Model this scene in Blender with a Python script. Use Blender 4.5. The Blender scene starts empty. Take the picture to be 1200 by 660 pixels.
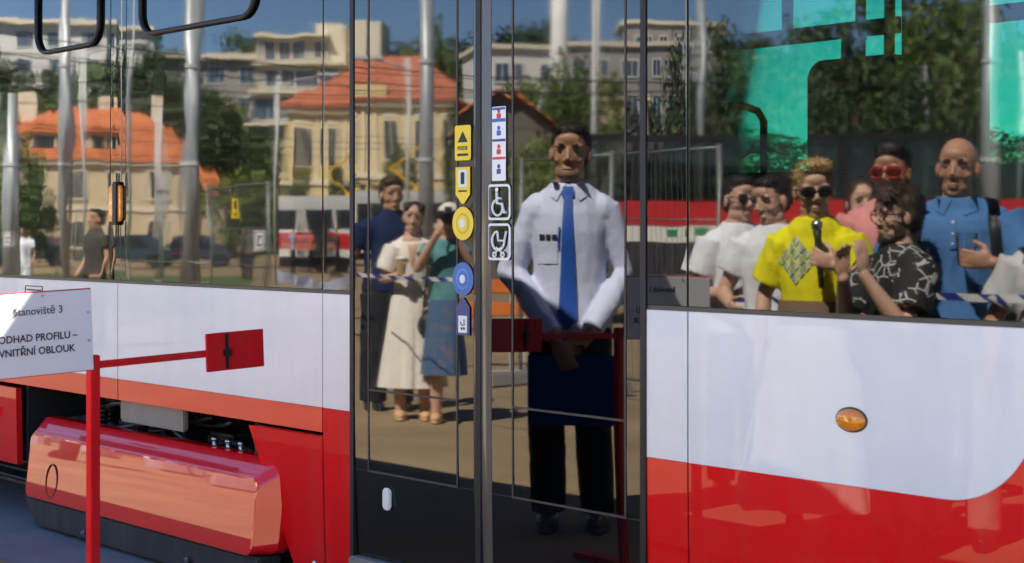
import bpy, bmesh, math, random
from mathutils import Vector, Matrix, noise
from mathutils.bvhtree import BVHTree
R = math.radians
random.seed(7)
SC = bpy.context.scene
C = SC.collection

# ------------------------------------------------------------------ camera
CAM_D, CAM_H, PHI, F = 3.71, 1.45, R(49.5), 2000.0      # metres from tram side, height, angle off the normal, focal length (1200 px wide frame)
cam_data = bpy.data.cameras.new('camera')
cam = bpy.data.objects.new('camera', cam_data); C.objects.link(cam)
cam_data.sensor_width = 36.0
cam_data.lens = 36.0 * F / 1200.0
cam_data.shift_y = -60.0 / 1200.0
cam_data.clip_start = 0.05; cam_data.clip_end = 3000
cam.location = (0, -CAM_D, CAM_H)
cam.rotation_euler = (R(90), 0, PHI)
cam_data.dof.use_dof = True
cam_data.dof.focus_distance = 7.2
cam_data.dof.aperture_fstop = 5.0
SC.camera = cam

# ------------------------------------------------------------------ sky + sun
SUN = Vector((0.26, 1.0, 1.36)).normalized()            # direction towards the sun (behind the tram)
elev = math.asin(SUN.z)
world = bpy.data.worlds.new('World'); SC.world = world; world.use_nodes = True
wn = world.node_tree.nodes; wn.clear()
sky = wn.new('ShaderNodeTexSky'); sky.sky_type = 'NISHITA'; sky.sun_disc = False
sky.sun_elevation = elev
sky.sun_rotation = math.atan2(SUN.x, SUN.y)
sky.altitude = 400; sky.air_density = 0.8; sky.dust_density = 0.1; sky.ozone_density = 6.0
bg = wn.new('ShaderNodeBackground'); bg.inputs['Strength'].default_value = 0.06
wo = wn.new('ShaderNodeOutputWorld')
world.node_tree.links.new(sky.outputs[0], bg.inputs[0]); world.node_tree.links.new(bg.outputs[0], wo.inputs[0])
sl = bpy.data.lights.new('sun', 'SUN'); sl.energy = 5.0; sl.angle = R(0.53); sl.color = (1, 0.93, 0.82)
so = bpy.data.objects.new('sun', sl); C.objects.link(so)
so.rotation_euler = (-SUN).to_track_quat('-Z', 'Y').to_euler(); so.location = SUN * 50
SC.view_settings.view_transform = 'Standard'; SC.view_settings.look = 'None'
SC.view_settings.exposure = 2.65; SC.view_settings.gamma = 1.0
SC.cycles.max_bounces = 10; SC.cycles.transparent_max_bounces = 24; SC.cycles.glossy_bounces = 5
SC.cycles.caustics_reflective = False; SC.cycles.caustics_refractive = False

# ------------------------------------------------------------------ where things stand
FW = Vector((-math.sin(PHI), math.cos(PHI), 0)); RT = Vector((math.cos(PHI), math.sin(PHI), 0))
def tram_x(px, y=0.0):
    """x on the plane y of the tram for an image column"""
    return -(CAM_D + y) * math.tan(PHI - math.atan((px - 600) / F))
def tram_z(px, py, y=0.0):
    x = tram_x(px, y); dep = (CAM_D + y) * math.cos(PHI) - x * math.sin(PHI)
    return CAM_H - (py - 270) * dep / F
def mir(px, D=None, a=None):
    """ground point on the street side whose mirror image in the tram stands at this column; D depth along the view, a distance off the tram"""
    t = (px - 600) / F
    r = FW + RT * t
    if D is None: D = (CAM_D + a) / r.y
    v = Vector((0, -CAM_D, 0)) + r * D
    return Vector((v.x, -v.y, 0)), D
def mz(py, D): return CAM_H + (270 - py) * D / F
MU = Vector((RT.x, -RT.y, 0)); MV = Vector((FW.x, -FW.y, 0))   # right and away, as seen in the mirror

# ------------------------------------------------------------------ materials
def new_mat(name):
    m = bpy.data.materials.new(name); m.use_nodes = True
    nt = m.node_tree; b = nt.nodes['Principled BSDF']
    return m, nt, b
def mat(name, col, rough=0.5, metal=0.0, coat=0.0, var=0.0, vscale=6.0, bump=0.0, bscale=40.0, spec=None, coords='Object', emit=None, stretch=None, grime=0.0):
    m, nt, b = new_mat(name); N = nt.nodes; L = nt.links
    b.inputs['Base Color'].default_value = (*col, 1); b.inputs['Roughness'].default_value = rough
    b.inputs['Metallic'].default_value = metal
    if coat: b.inputs['Coat Weight'].default_value = coat; b.inputs['Coat Roughness'].default_value = 0.015; b.inputs['Coat IOR'].default_value = 1.5
    if spec is not None: b.inputs['Specular IOR Level'].default_value = spec
    tc = N.new('ShaderNodeTexCoord'); src = tc.outputs[coords]
    if stretch:
        mp = N.new('ShaderNodeMapping'); mp.inputs['Scale'].default_value = stretch; L.new(src, mp.inputs[0]); src = mp.outputs[0]
    if var:
        n = N.new('ShaderNodeTexNoise'); n.inputs['Scale'].default_value = vscale; n.inputs['Detail'].default_value = 6; n.inputs['Roughness'].default_value = 0.65
        L.new(src, n.inputs['Vector'])
        r = N.new('ShaderNodeValToRGB')
        r.color_ramp.elements[0].position = 0.3; r.color_ramp.elements[1].position = 0.72
        r.color_ramp.elements[0].color = (*[max(0, c * (1 - var)) for c in col], 1)
        r.color_ramp.elements[1].color = (*[min(1, c * (1 + var)) for c in col], 1)
        L.new(n.outputs['Fac'], r.inputs[0]); L.new(r.outputs[0], b.inputs['Base Color'])
    if grime:
        g1 = N.new('ShaderNodeTexNoise'); g1.inputs['Scale'].default_value = 1.0; g1.inputs['Detail'].default_value = 7; g1.inputs['Roughness'].default_value = 0.7
        gm = N.new('ShaderNodeMapping'); gm.inputs['Scale'].default_value = (9, 9, 1.6); L.new(tc.outputs[coords], gm.inputs[0]); L.new(gm.outputs[0], g1.inputs['Vector'])
        gr = N.new('ShaderNodeMapRange'); gr.inputs[1].default_value = 0.45; gr.inputs[2].default_value = 0.8; gr.inputs[4].default_value = grime; L.new(g1.outputs['Fac'], gr.inputs[0])
        gx = N.new('ShaderNodeMix'); gx.data_type = 'RGBA'; gx.inputs[7].default_value = (0.20, 0.16, 0.12, 1); L.new(gr.outputs[0], gx.inputs[0])
        if b.inputs['Base Color'].is_linked: L.new(b.inputs['Base Color'].links[0].from_socket, gx.inputs[6])
        else: gx.inputs[6].default_value = (*col, 1)
        L.new(gx.outputs[2], b.inputs['Base Color'])
        rr_ = N.new('ShaderNodeMapRange'); rr_.inputs[3].default_value = rough; rr_.inputs[4].default_value = min(1, rough + .3); L.new(g1.outputs['Fac'], rr_.inputs[0]); L.new(rr_.outputs[0], b.inputs['Roughness'])
    if bump:
        n2 = N.new('ShaderNodeTexNoise'); n2.inputs['Scale'].default_value = bscale; n2.inputs['Detail'].default_value = 4
        L.new(src, n2.inputs['Vector'])
        bp = N.new('ShaderNodeBump'); bp.inputs['Strength'].default_value = 1.0; bp.inputs['Distance'].default_value = bump
        L.new(n2.outputs['Fac'], bp.inputs['Height']); L.new(bp.outputs[0], b.inputs['Normal'])
    if emit: b.inputs['Emission Color'].default_value = (*emit[0], 1); b.inputs['Emission Strength'].default_value = emit[1]
    return m
def glass_mat(name, refl, trans, wob=0.00018, wscale=3.0, rtint=(1, 1, 1)):
    """coated tinted vehicle glass: a sharp reflection over a tinted view through"""
    m = bpy.data.materials.new(name); m.use_nodes = True
    nt = m.node_tree; N = nt.nodes; L = nt.links; N.clear()
    out = N.new('ShaderNodeOutputMaterial'); mix = N.new('ShaderNodeMixShader')
    tr = N.new('ShaderNodeBsdfTransparent'); tr.inputs[0].default_value = (*trans, 1)
    gl = N.new('ShaderNodeBsdfGlossy'); gl.inputs['Roughness'].default_value = 0.024; gl.inputs[0].default_value = (*rtint, 1)
    tc = N.new('ShaderNodeTexCoord')
    n = N.new('ShaderNodeTexNoise'); n.inputs['Scale'].default_value = wscale; n.inputs['Detail'].default_value = 1.0
    mp = N.new('ShaderNodeMapping'); mp.inputs['Scale'].default_value = (1.6, 1, 0.7)
    L.new(tc.outputs['Object'], mp.inputs[0]); L.new(mp.outputs[0], n.inputs['Vector'])
    bp = N.new('ShaderNodeBump'); bp.inputs['Distance'].default_value = wob; bp.inputs['Strength'].default_value = 1
    n3 = N.new('ShaderNodeTexNoise'); n3.inputs['Scale'].default_value = 1.0; n3.inputs['Detail'].default_value = 0.0
    mp3 = N.new('ShaderNodeMapping'); mp3.inputs['Scale'].default_value = (1.2, 1, 16)
    L.new(tc.outputs['Object'], mp3.inputs[0]); L.new(mp3.outputs[0], n3.inputs['Vector'])
    ma = N.new('ShaderNodeMath'); ma.operation = 'MULTIPLY_ADD'; ma.inputs[1].default_value = 0.16; L.new(n3.outputs['Fac'], ma.inputs[0]); L.new(n.outputs['Fac'], ma.inputs[2])
    L.new(ma.outputs[0], bp.inputs['Height']); L.new(bp.outputs[0], gl.inputs['Normal'])
    fr = N.new('ShaderNodeFresnel'); fr.inputs['IOR'].default_value = 1.5
    ad = N.new('ShaderNodeMath'); ad.operation = 'ADD'; ad.inputs[1].default_value = refl; ad.use_clamp = True
    L.new(fr.outputs[0], ad.inputs[0]); L.new(ad.outputs[0], mix.inputs[0])
    L.new(tr.outputs[0], mix.inputs[1]); L.new(gl.outputs[0], mix.inputs[2]); L.new(mix.outputs[0], out.inputs[0])
    return m
def clear_mat(name, tint):
    m = bpy.data.materials.new(name); m.use_nodes = True
    nt = m.node_tree; N = nt.nodes; N.clear()
    out = N.new('ShaderNodeOutputMaterial'); tr = N.new('ShaderNodeBsdfTransparent'); tr.inputs[0].default_value = (*tint, 1)
    nt.links.new(tr.outputs[0], out.inputs[0]); return m
def black_glass_mat(name, refl, base, wob=0.00018, wscale=3.0):
    m = bpy.data.materials.new(name); m.use_nodes = True
    nt = m.node_tree; N = nt.nodes; L = nt.links; N.clear()
    out = N.new('ShaderNodeOutputMaterial'); mix = N.new('ShaderNodeMixShader')
    df = N.new('ShaderNodeBsdfDiffuse'); df.inputs[0].default_value = (*base, 1)
    gl = N.new('ShaderNodeBsdfGlossy'); gl.inputs['Roughness'].default_value = 0.016; gl.inputs[0].default_value = (1, 1, 1, 1)
    tc = N.new('ShaderNodeTexCoord'); n = N.new('ShaderNodeTexNoise'); n.inputs['Scale'].default_value = wscale; n.inputs['Detail'].default_value = 1.0
    L.new(tc.outputs['Object'], n.inputs['Vector'])
    bp = N.new('ShaderNodeBump'); bp.inputs['Distance'].default_value = wob; L.new(n.outputs['Fac'], bp.inputs['Height']); L.new(bp.outputs[0], gl.inputs['Normal'])
    fr = N.new('ShaderNodeFresnel'); fr.inputs['IOR'].default_value = 1.5
    ad = N.new('ShaderNodeMath'); ad.operation = 'ADD'; ad.inputs[1].default_value = refl; ad.use_clamp = True
    L.new(fr.outputs[0], ad.inputs[0]); L.new(ad.outputs[0], mix.inputs[0])
    L.new(df.outputs[0], mix.inputs[1]); L.new(gl.outputs[0], mix.inputs[2]); L.new(mix.outputs[0], out.inputs[0])
    return m
def stripe_mat(name, c1, c2, scale, rough=0.8, axis='Z', bump=0.002):
    m, nt, b = new_mat(name); N = nt.nodes; L = nt.links
    b.inputs['Roughness'].default_value = rough
    tc = N.new('ShaderNodeTexCoord'); cols = []
    for ax in axis:
        w = N.new('ShaderNodeTexWave'); w.bands_direction = ax; w.inputs['Scale'].default_value = scale; w.inputs['Distortion'].default_value = 0.4
        L.new(tc.outputs['Object'], w.inputs['Vector']); cols.append(w.outputs['Fac'])
    f = cols[0]
    if len(cols) > 1:
        mm = N.new('ShaderNodeMath'); mm.operation = 'MULTIPLY'; L.new(cols[0], mm.inputs[0]); L.new(cols[1], mm.inputs[1]); f = mm.outputs[0]
    r = N.new('ShaderNodeMix'); r.data_type = 'RGBA'; r.inputs[6].default_value = (*c1, 1); r.inputs[7].default_value = (*c2, 1)
    L.new(f, r.inputs[0]); L.new(r.outputs[2], b.inputs['Base Color'])
    n2 = N.new('ShaderNodeTexNoise'); n2.inputs['Scale'].default_value = 14; L.new(tc.outputs['Object'], n2.inputs['Vector'])
    bp = N.new('ShaderNodeBump'); bp.inputs['Distance'].default_value = bump * 3; L.new(n2.outputs['Fac'], bp.inputs['Height']); L.new(bp.outputs[0], b.inputs['Normal'])
    return m
def cloth(name, col, var=0.12): return mat(name, col, 0.85, var=var, vscale=9, bump=0.006, bscale=13, spec=0.2)
def skin_mat(name, col): return mat(name, col, 0.45, var=0.12, vscale=14, bump=0.0008, bscale=120, spec=0.4)
def print_mat(name, base, spot, scale=26):
    m, nt, b = new_mat(name); N = nt.nodes; L = nt.links; b.inputs['Roughness'].default_value = 0.8
    tc = N.new('ShaderNodeTexCoord'); v = N.new('ShaderNodeTexVoronoi'); v.feature = 'DISTANCE_TO_EDGE'; v.inputs['Scale'].default_value = scale
    n = N.new('ShaderNodeTexNoise'); n.inputs['Scale'].default_value = 9; n.inputs['Detail'].default_value = 3
    L.new(tc.outputs['Object'], v.inputs['Vector']); L.new(tc.outputs['Object'], n.inputs['Vector'])
    a = N.new('ShaderNodeMath'); a.operation = 'LESS_THAN'; a.inputs[1].default_value = 0.06; L.new(v.outputs['Distance'], a.inputs[0])
    g = N.new('ShaderNodeMath'); g.operation = 'GREATER_THAN'; g.inputs[1].default_value = 0.53; L.new(n.outputs['Fac'], g.inputs[0])
    mu = N.new('ShaderNodeMath'); mu.operation = 'MULTIPLY'; L.new(a.outputs[0], mu.inputs[0]); L.new(g.outputs[0], mu.inputs[1])
    r = N.new('ShaderNodeMix'); r.data_type = 'RGBA'; r.inputs[6].default_value = (*base, 1); r.inputs[7].default_value = (*spot, 1)
    L.new(mu.outputs[0], r.inputs[0]); L.new(r.outputs[2], b.inputs['Base Color']); return m

M = {}
M['white'] = mat('white_paint', (0.80, 0.80, 0.80), 0.28, coat=0.32, var=0.05, vscale=1.4, bump=0.00012, bscale=2.2, stretch=(1, 1, 3), grime=0.07)
M['red'] = mat('red_paint', grime=0.12, col=(0.82, 0.004, 0.007), rough=0.35, coat=0.7, spec=0.1, var=0.06, vscale=2.0, bump=0.0002, bscale=2.6)
M['red_dull'] = mat('red_paint_worn', grime=0.2, col=(0.80, 0.004, 0.008), rough=0.5, spec=0.1, coat=0.10, var=0.08, vscale=3.0, bump=0.0003, bscale=3)
M['red_panel'] = mat('red_cover_paint', (0.84, 0.004, 0.008), 0.3, spec=0.1, coat=1.0, var=0.04, vscale=2.0, bump=0.0045, bscale=2.0, stretch=(0.7, 1, 1.6))
M['red_panel'].node_tree.nodes['Principled BSDF'].inputs['Coat IOR'].default_value = 1.7
M['red'].node_tree.nodes['Principled BSDF'].inputs['Coat IOR'].default_value = 1.5
M['white'].node_tree.nodes['Principled BSDF'].inputs['Coat IOR'].default_value = 1.6
M['glass'] = glass_mat('tinted_window_glass', 0.045, (0.30, 0.45, 0.40), 0.00026, 3.4)
M['glass_door'] = glass_mat('door_glass', 0.045, (0.32, 0.46, 0.42), 0.00022, 2.6)
M['glass_left'] = glass_mat('tinted_window_glass_wavy', 0.045, (0.30, 0.45, 0.40), 0.00040, 3.6)
M['glass_back'] = clear_mat('glass_inner_face', (0.85, 0.9, 0.88))
M['glass_far'] = glass_mat('far_side_glass', 0.02, (0.22, 0.80, 0.62))
M['blackglass'] = black_glass_mat('black_enamelled_glass', 0.04, (0.004, 0.004, 0.005), 0.00022, 4.0)
M['strip'] = mat('door_edge_rubber', (0.10, 0.085, 0.075), 0.22, coat=0.3, var=0.1)
M['rubber'] = mat('black_rubber', (0.008, 0.008, 0.009), 0.55, var=0.2)
M['sill'] = mat('window_sill_seal', (0.05, 0.045, 0.04), 0.4, var=0.2)
M['trim'] = mat('grey_trim', (0.06, 0.05, 0.04), 0.6, var=0.15)
M['dark'] = mat('dark_interior', (0.012, 0.012, 0.013), 0.8, var=0.2)
M['int_grey'] = mat('interior_panel', (0.03, 0.03, 0.032), 0.7, var=0.2)
M['equip'] = mat('underframe_metal', (0.07, 0.07, 0.075), 0.45, metal=0.6, var=0.3, vscale=12, bump=0.002, bscale=30)
M['equip_grey'] = mat('underframe_grey_box', (0.22, 0.22, 0.21), 0.45, var=0.15, vscale=8)
M['skirt'] = mat('black_plastic_skirt', (0.013, 0.014, 0.017), 0.5, grime=0.35, var=0.25, vscale=7, bump=0.0006, bscale=60)
M['steel'] = mat('steel', (0.55, 0.55, 0.55), 0.3, metal=1.0, var=0.2, vscale=20)
M['orange_lens'] = mat('orange_lens', (0.85, 0.25, 0.005), 0.12, coat=0.8, var=0.25, vscale=60)
M['sgn_white'] = mat('sign_white', (0.82, 0.82, 0.83), 0.55, var=0.03, vscale=5)
M['ink'] = mat('black_ink', (0.02, 0.02, 0.025), 0.6, var=0.1)
M['st_yel'] = mat('yellow_sticker', (0.85, 0.62, 0.02), 0.35, var=0.04)
M['st_blue'] = mat('blue_sticker', (0.02, 0.13, 0.45), 0.35, var=0.05)
M['st_pale'] = mat('pale_sticker', (0.72, 0.76, 0.8), 0.35, var=0.04)
M['st_white'] = mat('white_sticker', (0.82, 0.82, 0.82), 0.35, var=0.03)
M['st_red'] = mat('red_sticker', (0.6, 0.03, 0.03), 0.35, var=0.05)
M['st_navy'] = mat('navy_sticker', (0.02, 0.04, 0.2), 0.35, var=0.05)
M['stand_red'] = mat('red_stand_paint', grime=0.3, col=(0.66, 0.008, 0.014), rough=0.45, spec=.2, coat=0.1, var=0.10, vscale=9, bump=0.0004, bscale=50)

# ------------------------------------------------------------------ mesh helpers
class MB:
    def __init__(s): s.v = []; s.f = []; s.mi = []; s.cur = 0
    def add(s, vs, fs):
        o = len(s.v); s.v += [tuple(p) for p in vs]; s.f += [tuple(o + i for i in f) for f in fs]; s.mi += [s.cur] * len(fs); return s
    def box(s, a, b):
        (x0, y0, z0), (x1, y1, z1) = a, b
        return s.add([(x0,y0,z0),(x1,y0,z0),(x1,y1,z0),(x0,y1,z0),(x0,y0,z1),(x1,y0,z1),(x1,y1,z1),(x0,y1,z1)],
                     [(0,3,2,1),(4,5,6,7),(0,1,5,4),(1,2,6,5),(2,3,7,6),(3,0,4,7)])
    def frame_box(s, base, ux, uy, uz, a, b):
        """box in a frame (base + axes)"""
        (x0, y0, z0), (x1, y1, z1) = a, b
        pts = [(x0,y0,z0),(x1,y0,z0),(x1,y1,z0),(x0,y1,z0),(x0,y0,z1),(x1,y0,z1),(x1,y1,z1),(x0,y1,z1)]
        return s.add([Vector(base) + ux * p[0] + uy * p[1] + uz * p[2] for p in pts],
                     [(0,3,2,1),(4,5,6,7),(0,1,5,4),(1,2,6,5),(2,3,7,6),(3,0,4,7)])
    def tube(s, path, rad, seg=12, cap=True, flat=(1, 1)):
        P = [Vector(p) for p in path]; n = len(P)
        if not isinstance(rad, (list, tuple)): rad = [rad] * n
        prev = None; o = len(s.v); vs = []
        for i in range(n):
            t = (P[min(i + 1, n - 1)] - P[max(i - 1, 0)])
            t = t.normalized() if t.length > 1e-9 else Vector((0, 0, 1))
            if prev is None:
                u = t.cross(Vector((0, 1, 0)) if abs(t.y) < 0.9 else Vector((1, 0, 0))).normalized()
            else:
                u = (prev - t * prev.dot(t)); u = u.normalized() if u.length > 1e-6 else prev
            prev = u; w = t.cross(u)
            for k in range(seg):
                a = 2 * math.pi * k / seg
                vs.append(P[i] + u * math.cos(a) * rad[i] * flat[0] + w * math.sin(a) * rad[i] * flat[1])
        fs = [(i * seg + k, i * seg + (k + 1) % seg, (i + 1) * seg + (k + 1) % seg, (i + 1) * seg + k) for i in range(n - 1) for k in range(seg)]
        if cap: fs += [tuple(range(seg - 1, -1, -1)), tuple((n - 1) * seg + k for k in range(seg))]
        return s.add(vs, fs)
    def ell(s, c, r, rot=None, seg=16, rings=10):
        c = Vector(c); vs = [(0, 0, 1)]; fs = []
        for i in range(1, rings):
            th = math.pi * i / rings
            for k in range(seg):
                a = 2 * math.pi * k / seg; vs.append((math.sin(th) * math.cos(a), math.sin(th) * math.sin(a), math.cos(th)))
        vs.append((0, 0, -1)); last = len(vs) - 1
        for k in range(seg): fs.append((0, 1 + k, 1 + (k + 1) % seg))
        for i in range(rings - 2):
            for k in range(seg):
                a = 1 + i * seg; fs.append((a + k, a + seg + k, a + seg + (k + 1) % seg, a + (k + 1) % seg))
        a = 1 + (rings - 2) * seg
        for k in range(seg): fs.append((a + k, last, a + (k + 1) % seg))
        out = []
        for p in vs:
            q = Vector((p[0] * r[0], p[1] * r[1], p[2] * r[2]))
            if rot is not None: q = rot @ q
            out.append(c + q)
        return s.add(out, fs)
    def loft(s, rings, seg=24):
        """rings: (z, rx, ry, cx, cy)"""
        vs = []; n = len(rings)
        for (z, rx, ry, cx, cy) in rings:
            for k in range(seg):
                a = 2 * math.pi * k / seg
                vs.append((cx + rx * math.cos(a), cy + ry * math.sin(a), z))
        fs = [(i * seg + k, i * seg + (k + 1) % seg, (i + 1) * seg + (k + 1) % seg, (i + 1) * seg + k) for i in range(n - 1) for k in range(seg)]
        fs += [tuple(range(seg - 1, -1, -1)), tuple((n - 1) * seg + k for k in range(seg))]
        return s.add(vs, fs)
    def prism(s, pts2, y0, y1):
        """polygon in x,z extruded along y"""
        n = len(pts2)
        vs = [(p[0], y0, p[1]) for p in pts2] + [(p[0], y1, p[1]) for p in pts2]
        return s.add(vs, [tuple(range(n)), tuple(range(2 * n - 1, n - 1, -1))] + [(i, i + n, (i + 1) % n + n, (i + 1) % n) for i in range(n)])
    def mesh(s, name, mats, smooth=False):
        me = bpy.data.meshes.new(name); me.from_pydata(s.v, [], s.f)
        for m in (mats if isinstance(mats, (list, tuple)) else [mats]): me.materials.append(m)
        if any(s.mi): me.polygons.foreach_set('material_index', s.mi)
        if smooth: me.polygons.foreach_set('use_smooth', [True] * len(me.polygons))
        me.update(); return me
    def build(s, name, mats, parent=None, smooth=False, rel=True, bevel=0):
        if parent is not None and rel:
            o0 = root_loc(parent); s.v = [(p[0] - o0.x, p[1] - o0.y, p[2] - o0.z) for p in s.v]
        me = s.mesh(name, mats, smooth)
        if smooth or bevel:
            bm = bmesh.new(); bm.from_mesh(me); bmesh.ops.recalc_face_normals(bm, faces=bm.faces)
            if bevel: bmesh.ops.bevel(bm, geom=[e for e in bm.edges if e.calc_face_angle(0) > 0.6], offset=bevel, segments=2, affect='EDGES')
            bm.to_mesh(me); bm.free()
        return link(name, me, parent)
def root_loc(o):
    p = Vector((0, 0, 0))
    while o is not None: p = p + o.location; o = o.parent
    return p
def link(name, me, parent=None):
    o = bpy.data.objects.new(name, me); C.objects.link(o)
    if parent is not None: o.parent = parent
    return o
def tag(o, label, cat, group=None, kind=None):
    if label: o['label'] = label
    if cat: o['category'] = cat
    if group: o['group'] = group
    if kind: o['kind'] = kind
    return o
def thing(name, label, cat, loc=(0, 0, 0), rz=0, group=None):
    o = bpy.data.objects.new(name, None); C.objects.link(o); o.location = loc; o.rotation_euler = (0, 0, rz)
    o.empty_display_size = 0.2
    return tag(o, label, cat, group)
def copy_tree(o, parent=None):
    c = o.copy(); C.objects.link(c); c.parent = parent
    for ch in list(o.children): copy_tree(ch, c)
    return c
def rounded(x0, z0, x1, z1, r, n=6):
    pts = []
    for cx, cz, a0 in ((x1 - r, z1 - r, 0), (x0 + r, z1 - r, 90), (x0 + r, z0 + r, 180), (x1 - r, z0 + r, 270)):
        for i in range(n + 1):
            a = R(a0 + 90 * i / n); pts.append((cx + r * math.cos(a), cz + r * math.sin(a)))
    return pts
TMP = bpy.data.scenes.new('bake')
def evaluated(me, mods):
    """bake modifiers on a temporary object and return the new mesh"""
    o = bpy.data.objects.new('tmp', me); TMP.collection.objects.link(o)
    for t, kw in mods:
        md = o.modifiers.new(t, t)
        for k, v in kw.items(): setattr(md, k, v)
    vl = TMP.view_layers[0]; vl.update(); dg = vl.depsgraph
    new = bpy.data.meshes.new_from_object(o.evaluated_get(dg), preserve_all_data_layers=False, depsgraph=dg)
    bpy.data.objects.remove(o); return new
def fuse(mb, name, material, parent, voxel=0.007, smooth=3, dec=0.5, wrinkle=0.0, wfreq=(9, 9, 5), seed=0.0):
    """melt overlapping shapes into one continuous skin"""
    me = mb.mesh(name, [material])
    mods = [('REMESH', dict(mode='VOXEL', voxel_size=voxel)), ('SMOOTH', dict(factor=0.5, iterations=smooth))]
    if dec < 1: mods.append(('DECIMATE', dict(ratio=dec)))
    new = evaluated(me, mods); bpy.data.meshes.remove(me); new.name = name
    if wrinkle:
        nv = [(v.co.copy(), v.normal.copy()) for v in new.vertices]; flat = []
        for p, nn in nv:
            q = Vector((p.x * wfreq[0] + seed, p.y * wfreq[1], p.z * wfreq[2] + p.x * 4))
            flat += list(p + nn * wrinkle * (0.7 * noise.noise(q) + 0.55 - 1.5 * abs(noise.noise(q * 1.4 + Vector((7, 3, 1)))) - 0.5 * abs(noise.noise(q * 2.9))))
        new.vertices.foreach_set('co', flat)
    new.materials.clear(); new.materials.append(material)
    new.polygons.foreach_set('use_smooth', [True] * len(new.polygons)); new.update()
    return link(name, new, parent)
def text_mesh(body, size, name, material, parent, matrix, align='CENTER', bold=0.0, depth=0.0008, sx=1.0):
    cu = bpy.data.curves.new('txt', 'FONT'); cu.body = body; cu.size = size; cu.align_x = align; cu.align_y = 'CENTER'
    cu.extrude = depth; cu.offset = bold; cu.space_line = 1.0; cu.resolution_u = 3
    o = bpy.data.objects.new('txt', cu); TMP.collection.objects.link(o); vl = TMP.view_layers[0]; vl.update()
    dg = vl.depsgraph; me = bpy.data.meshes.new_from_object(o.evaluated_get(dg), depsgraph=dg)
    bpy.data.objects.remove(o); me.name = name
    me.transform(Matrix.Diagonal((sx, 1, 1, 1))); me.transform(matrix); me.materials.clear(); me.materials.append(material)
    return link(name, me, parent)

# ================================================================== GROUND
def ground_mat():
    m, nt, b = new_mat('dusty_yard_asphalt'); N = nt.nodes; L = nt.links
    tc = N.new('ShaderNodeTexCoord')
    n = N.new('ShaderNodeTexNoise'); n.inputs['Scale'].default_value = 0.6; n.inputs['Detail'].default_value = 8; n.inputs['Roughness'].default_value = 0.7
    n2 = N.new('ShaderNodeTexNoise'); n2.inputs['Scale'].default_value = 60; n2.inputs['Detail'].default_value = 3
    L.new(tc.outputs['Object'], n.inputs['Vector']); L.new(tc.outputs['Object'], n2.inputs['Vector'])
    r = N.new('ShaderNodeValToRGB'); e = r.color_ramp.elements
    e[0].position = 0.3; e[0].color = (0.20, 0.14, 0.075, 1); e[1].position = 0.75; e[1].color = (0.38, 0.275, 0.15, 1)
    mx = N.new('ShaderNodeMix'); mx.data_type = 'RGBA'; mx.blend_type = 'MULTIPLY'; mx.inputs[0].default_value = 0.35
    L.new(n.outputs['Fac'], r.inputs[0]); L.new(r.outputs[0], mx.inputs[6]); L.new(n2.outputs['Color'], mx.inputs[7])
    L.new(mx.outputs[2], b.inputs['Base Color']); b.inputs['Roughness'].default_value = 0.9
    bp = N.new('ShaderNodeBump'); bp.inputs['Distance'].default_value = 0.004; L.new(n2.outputs['Fac'], bp.inputs['Height']); L.new(bp.outputs[0], b.inputs['Normal'])
    return m
def grid_sheet(name, cx, cy, size, n, z, material, hfun=None):
    mb = MB(); vs = []
    for j in range(n + 1):
        for i in range(n + 1):
            x = cx - size / 2 + size * i / n; y = cy - size / 2 + size * j / n
            vs.append((x, y, z + (hfun(x, y) if hfun else 0)))
    mb.add(vs, [(j * (n + 1) + i, j * (n + 1) + i + 1, (j + 1) * (n + 1) + i + 1, (j + 1) * (n + 1) + i) for j in range(n) for i in range(n)])
    o = mb.build(name, material, smooth=True, rel=False); o['kind'] = 'structure'; return o
M['ground'] = ground_mat()
mb = MB(); mb.add([(-900, -900, 0), (900, -900, 0), (900, 900, 0), (-900, 900, 0)], [(0, 1, 2, 3)])
g = mb.build('ground', M['ground'], rel=False); g['kind'] = 'structure'
M['trackbed'] = mat('grey_track_concrete', (0.16, 0.165, 0.17), 0.85, var=0.22, vscale=2.5, bump=0.002, bscale=50)
mb = MB(); mb.add([(-40, -0.55, 0.004), (20, -0.55, 0.004), (20, 3.0, 0.004), (-40, 3.0, 0.004)], [(0, 1, 2, 3)])
tb = mb.build('track_bed', M['trackbed'], rel=False); tb['kind'] = 'structure'
for yr in (0.48, 1.915):
    mb = MB(); mb.box((-40, yr, 0.006), (20, yr + 0.065, 0.02))
    tag(mb.build('tram_rail', M['steel'], rel=False), 'polished steel rail running under the tram, ' + ('side nearer the open cover' if yr < 1 else 'side farther from the viewer'), 'rail', 'rails under the tram')

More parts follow.
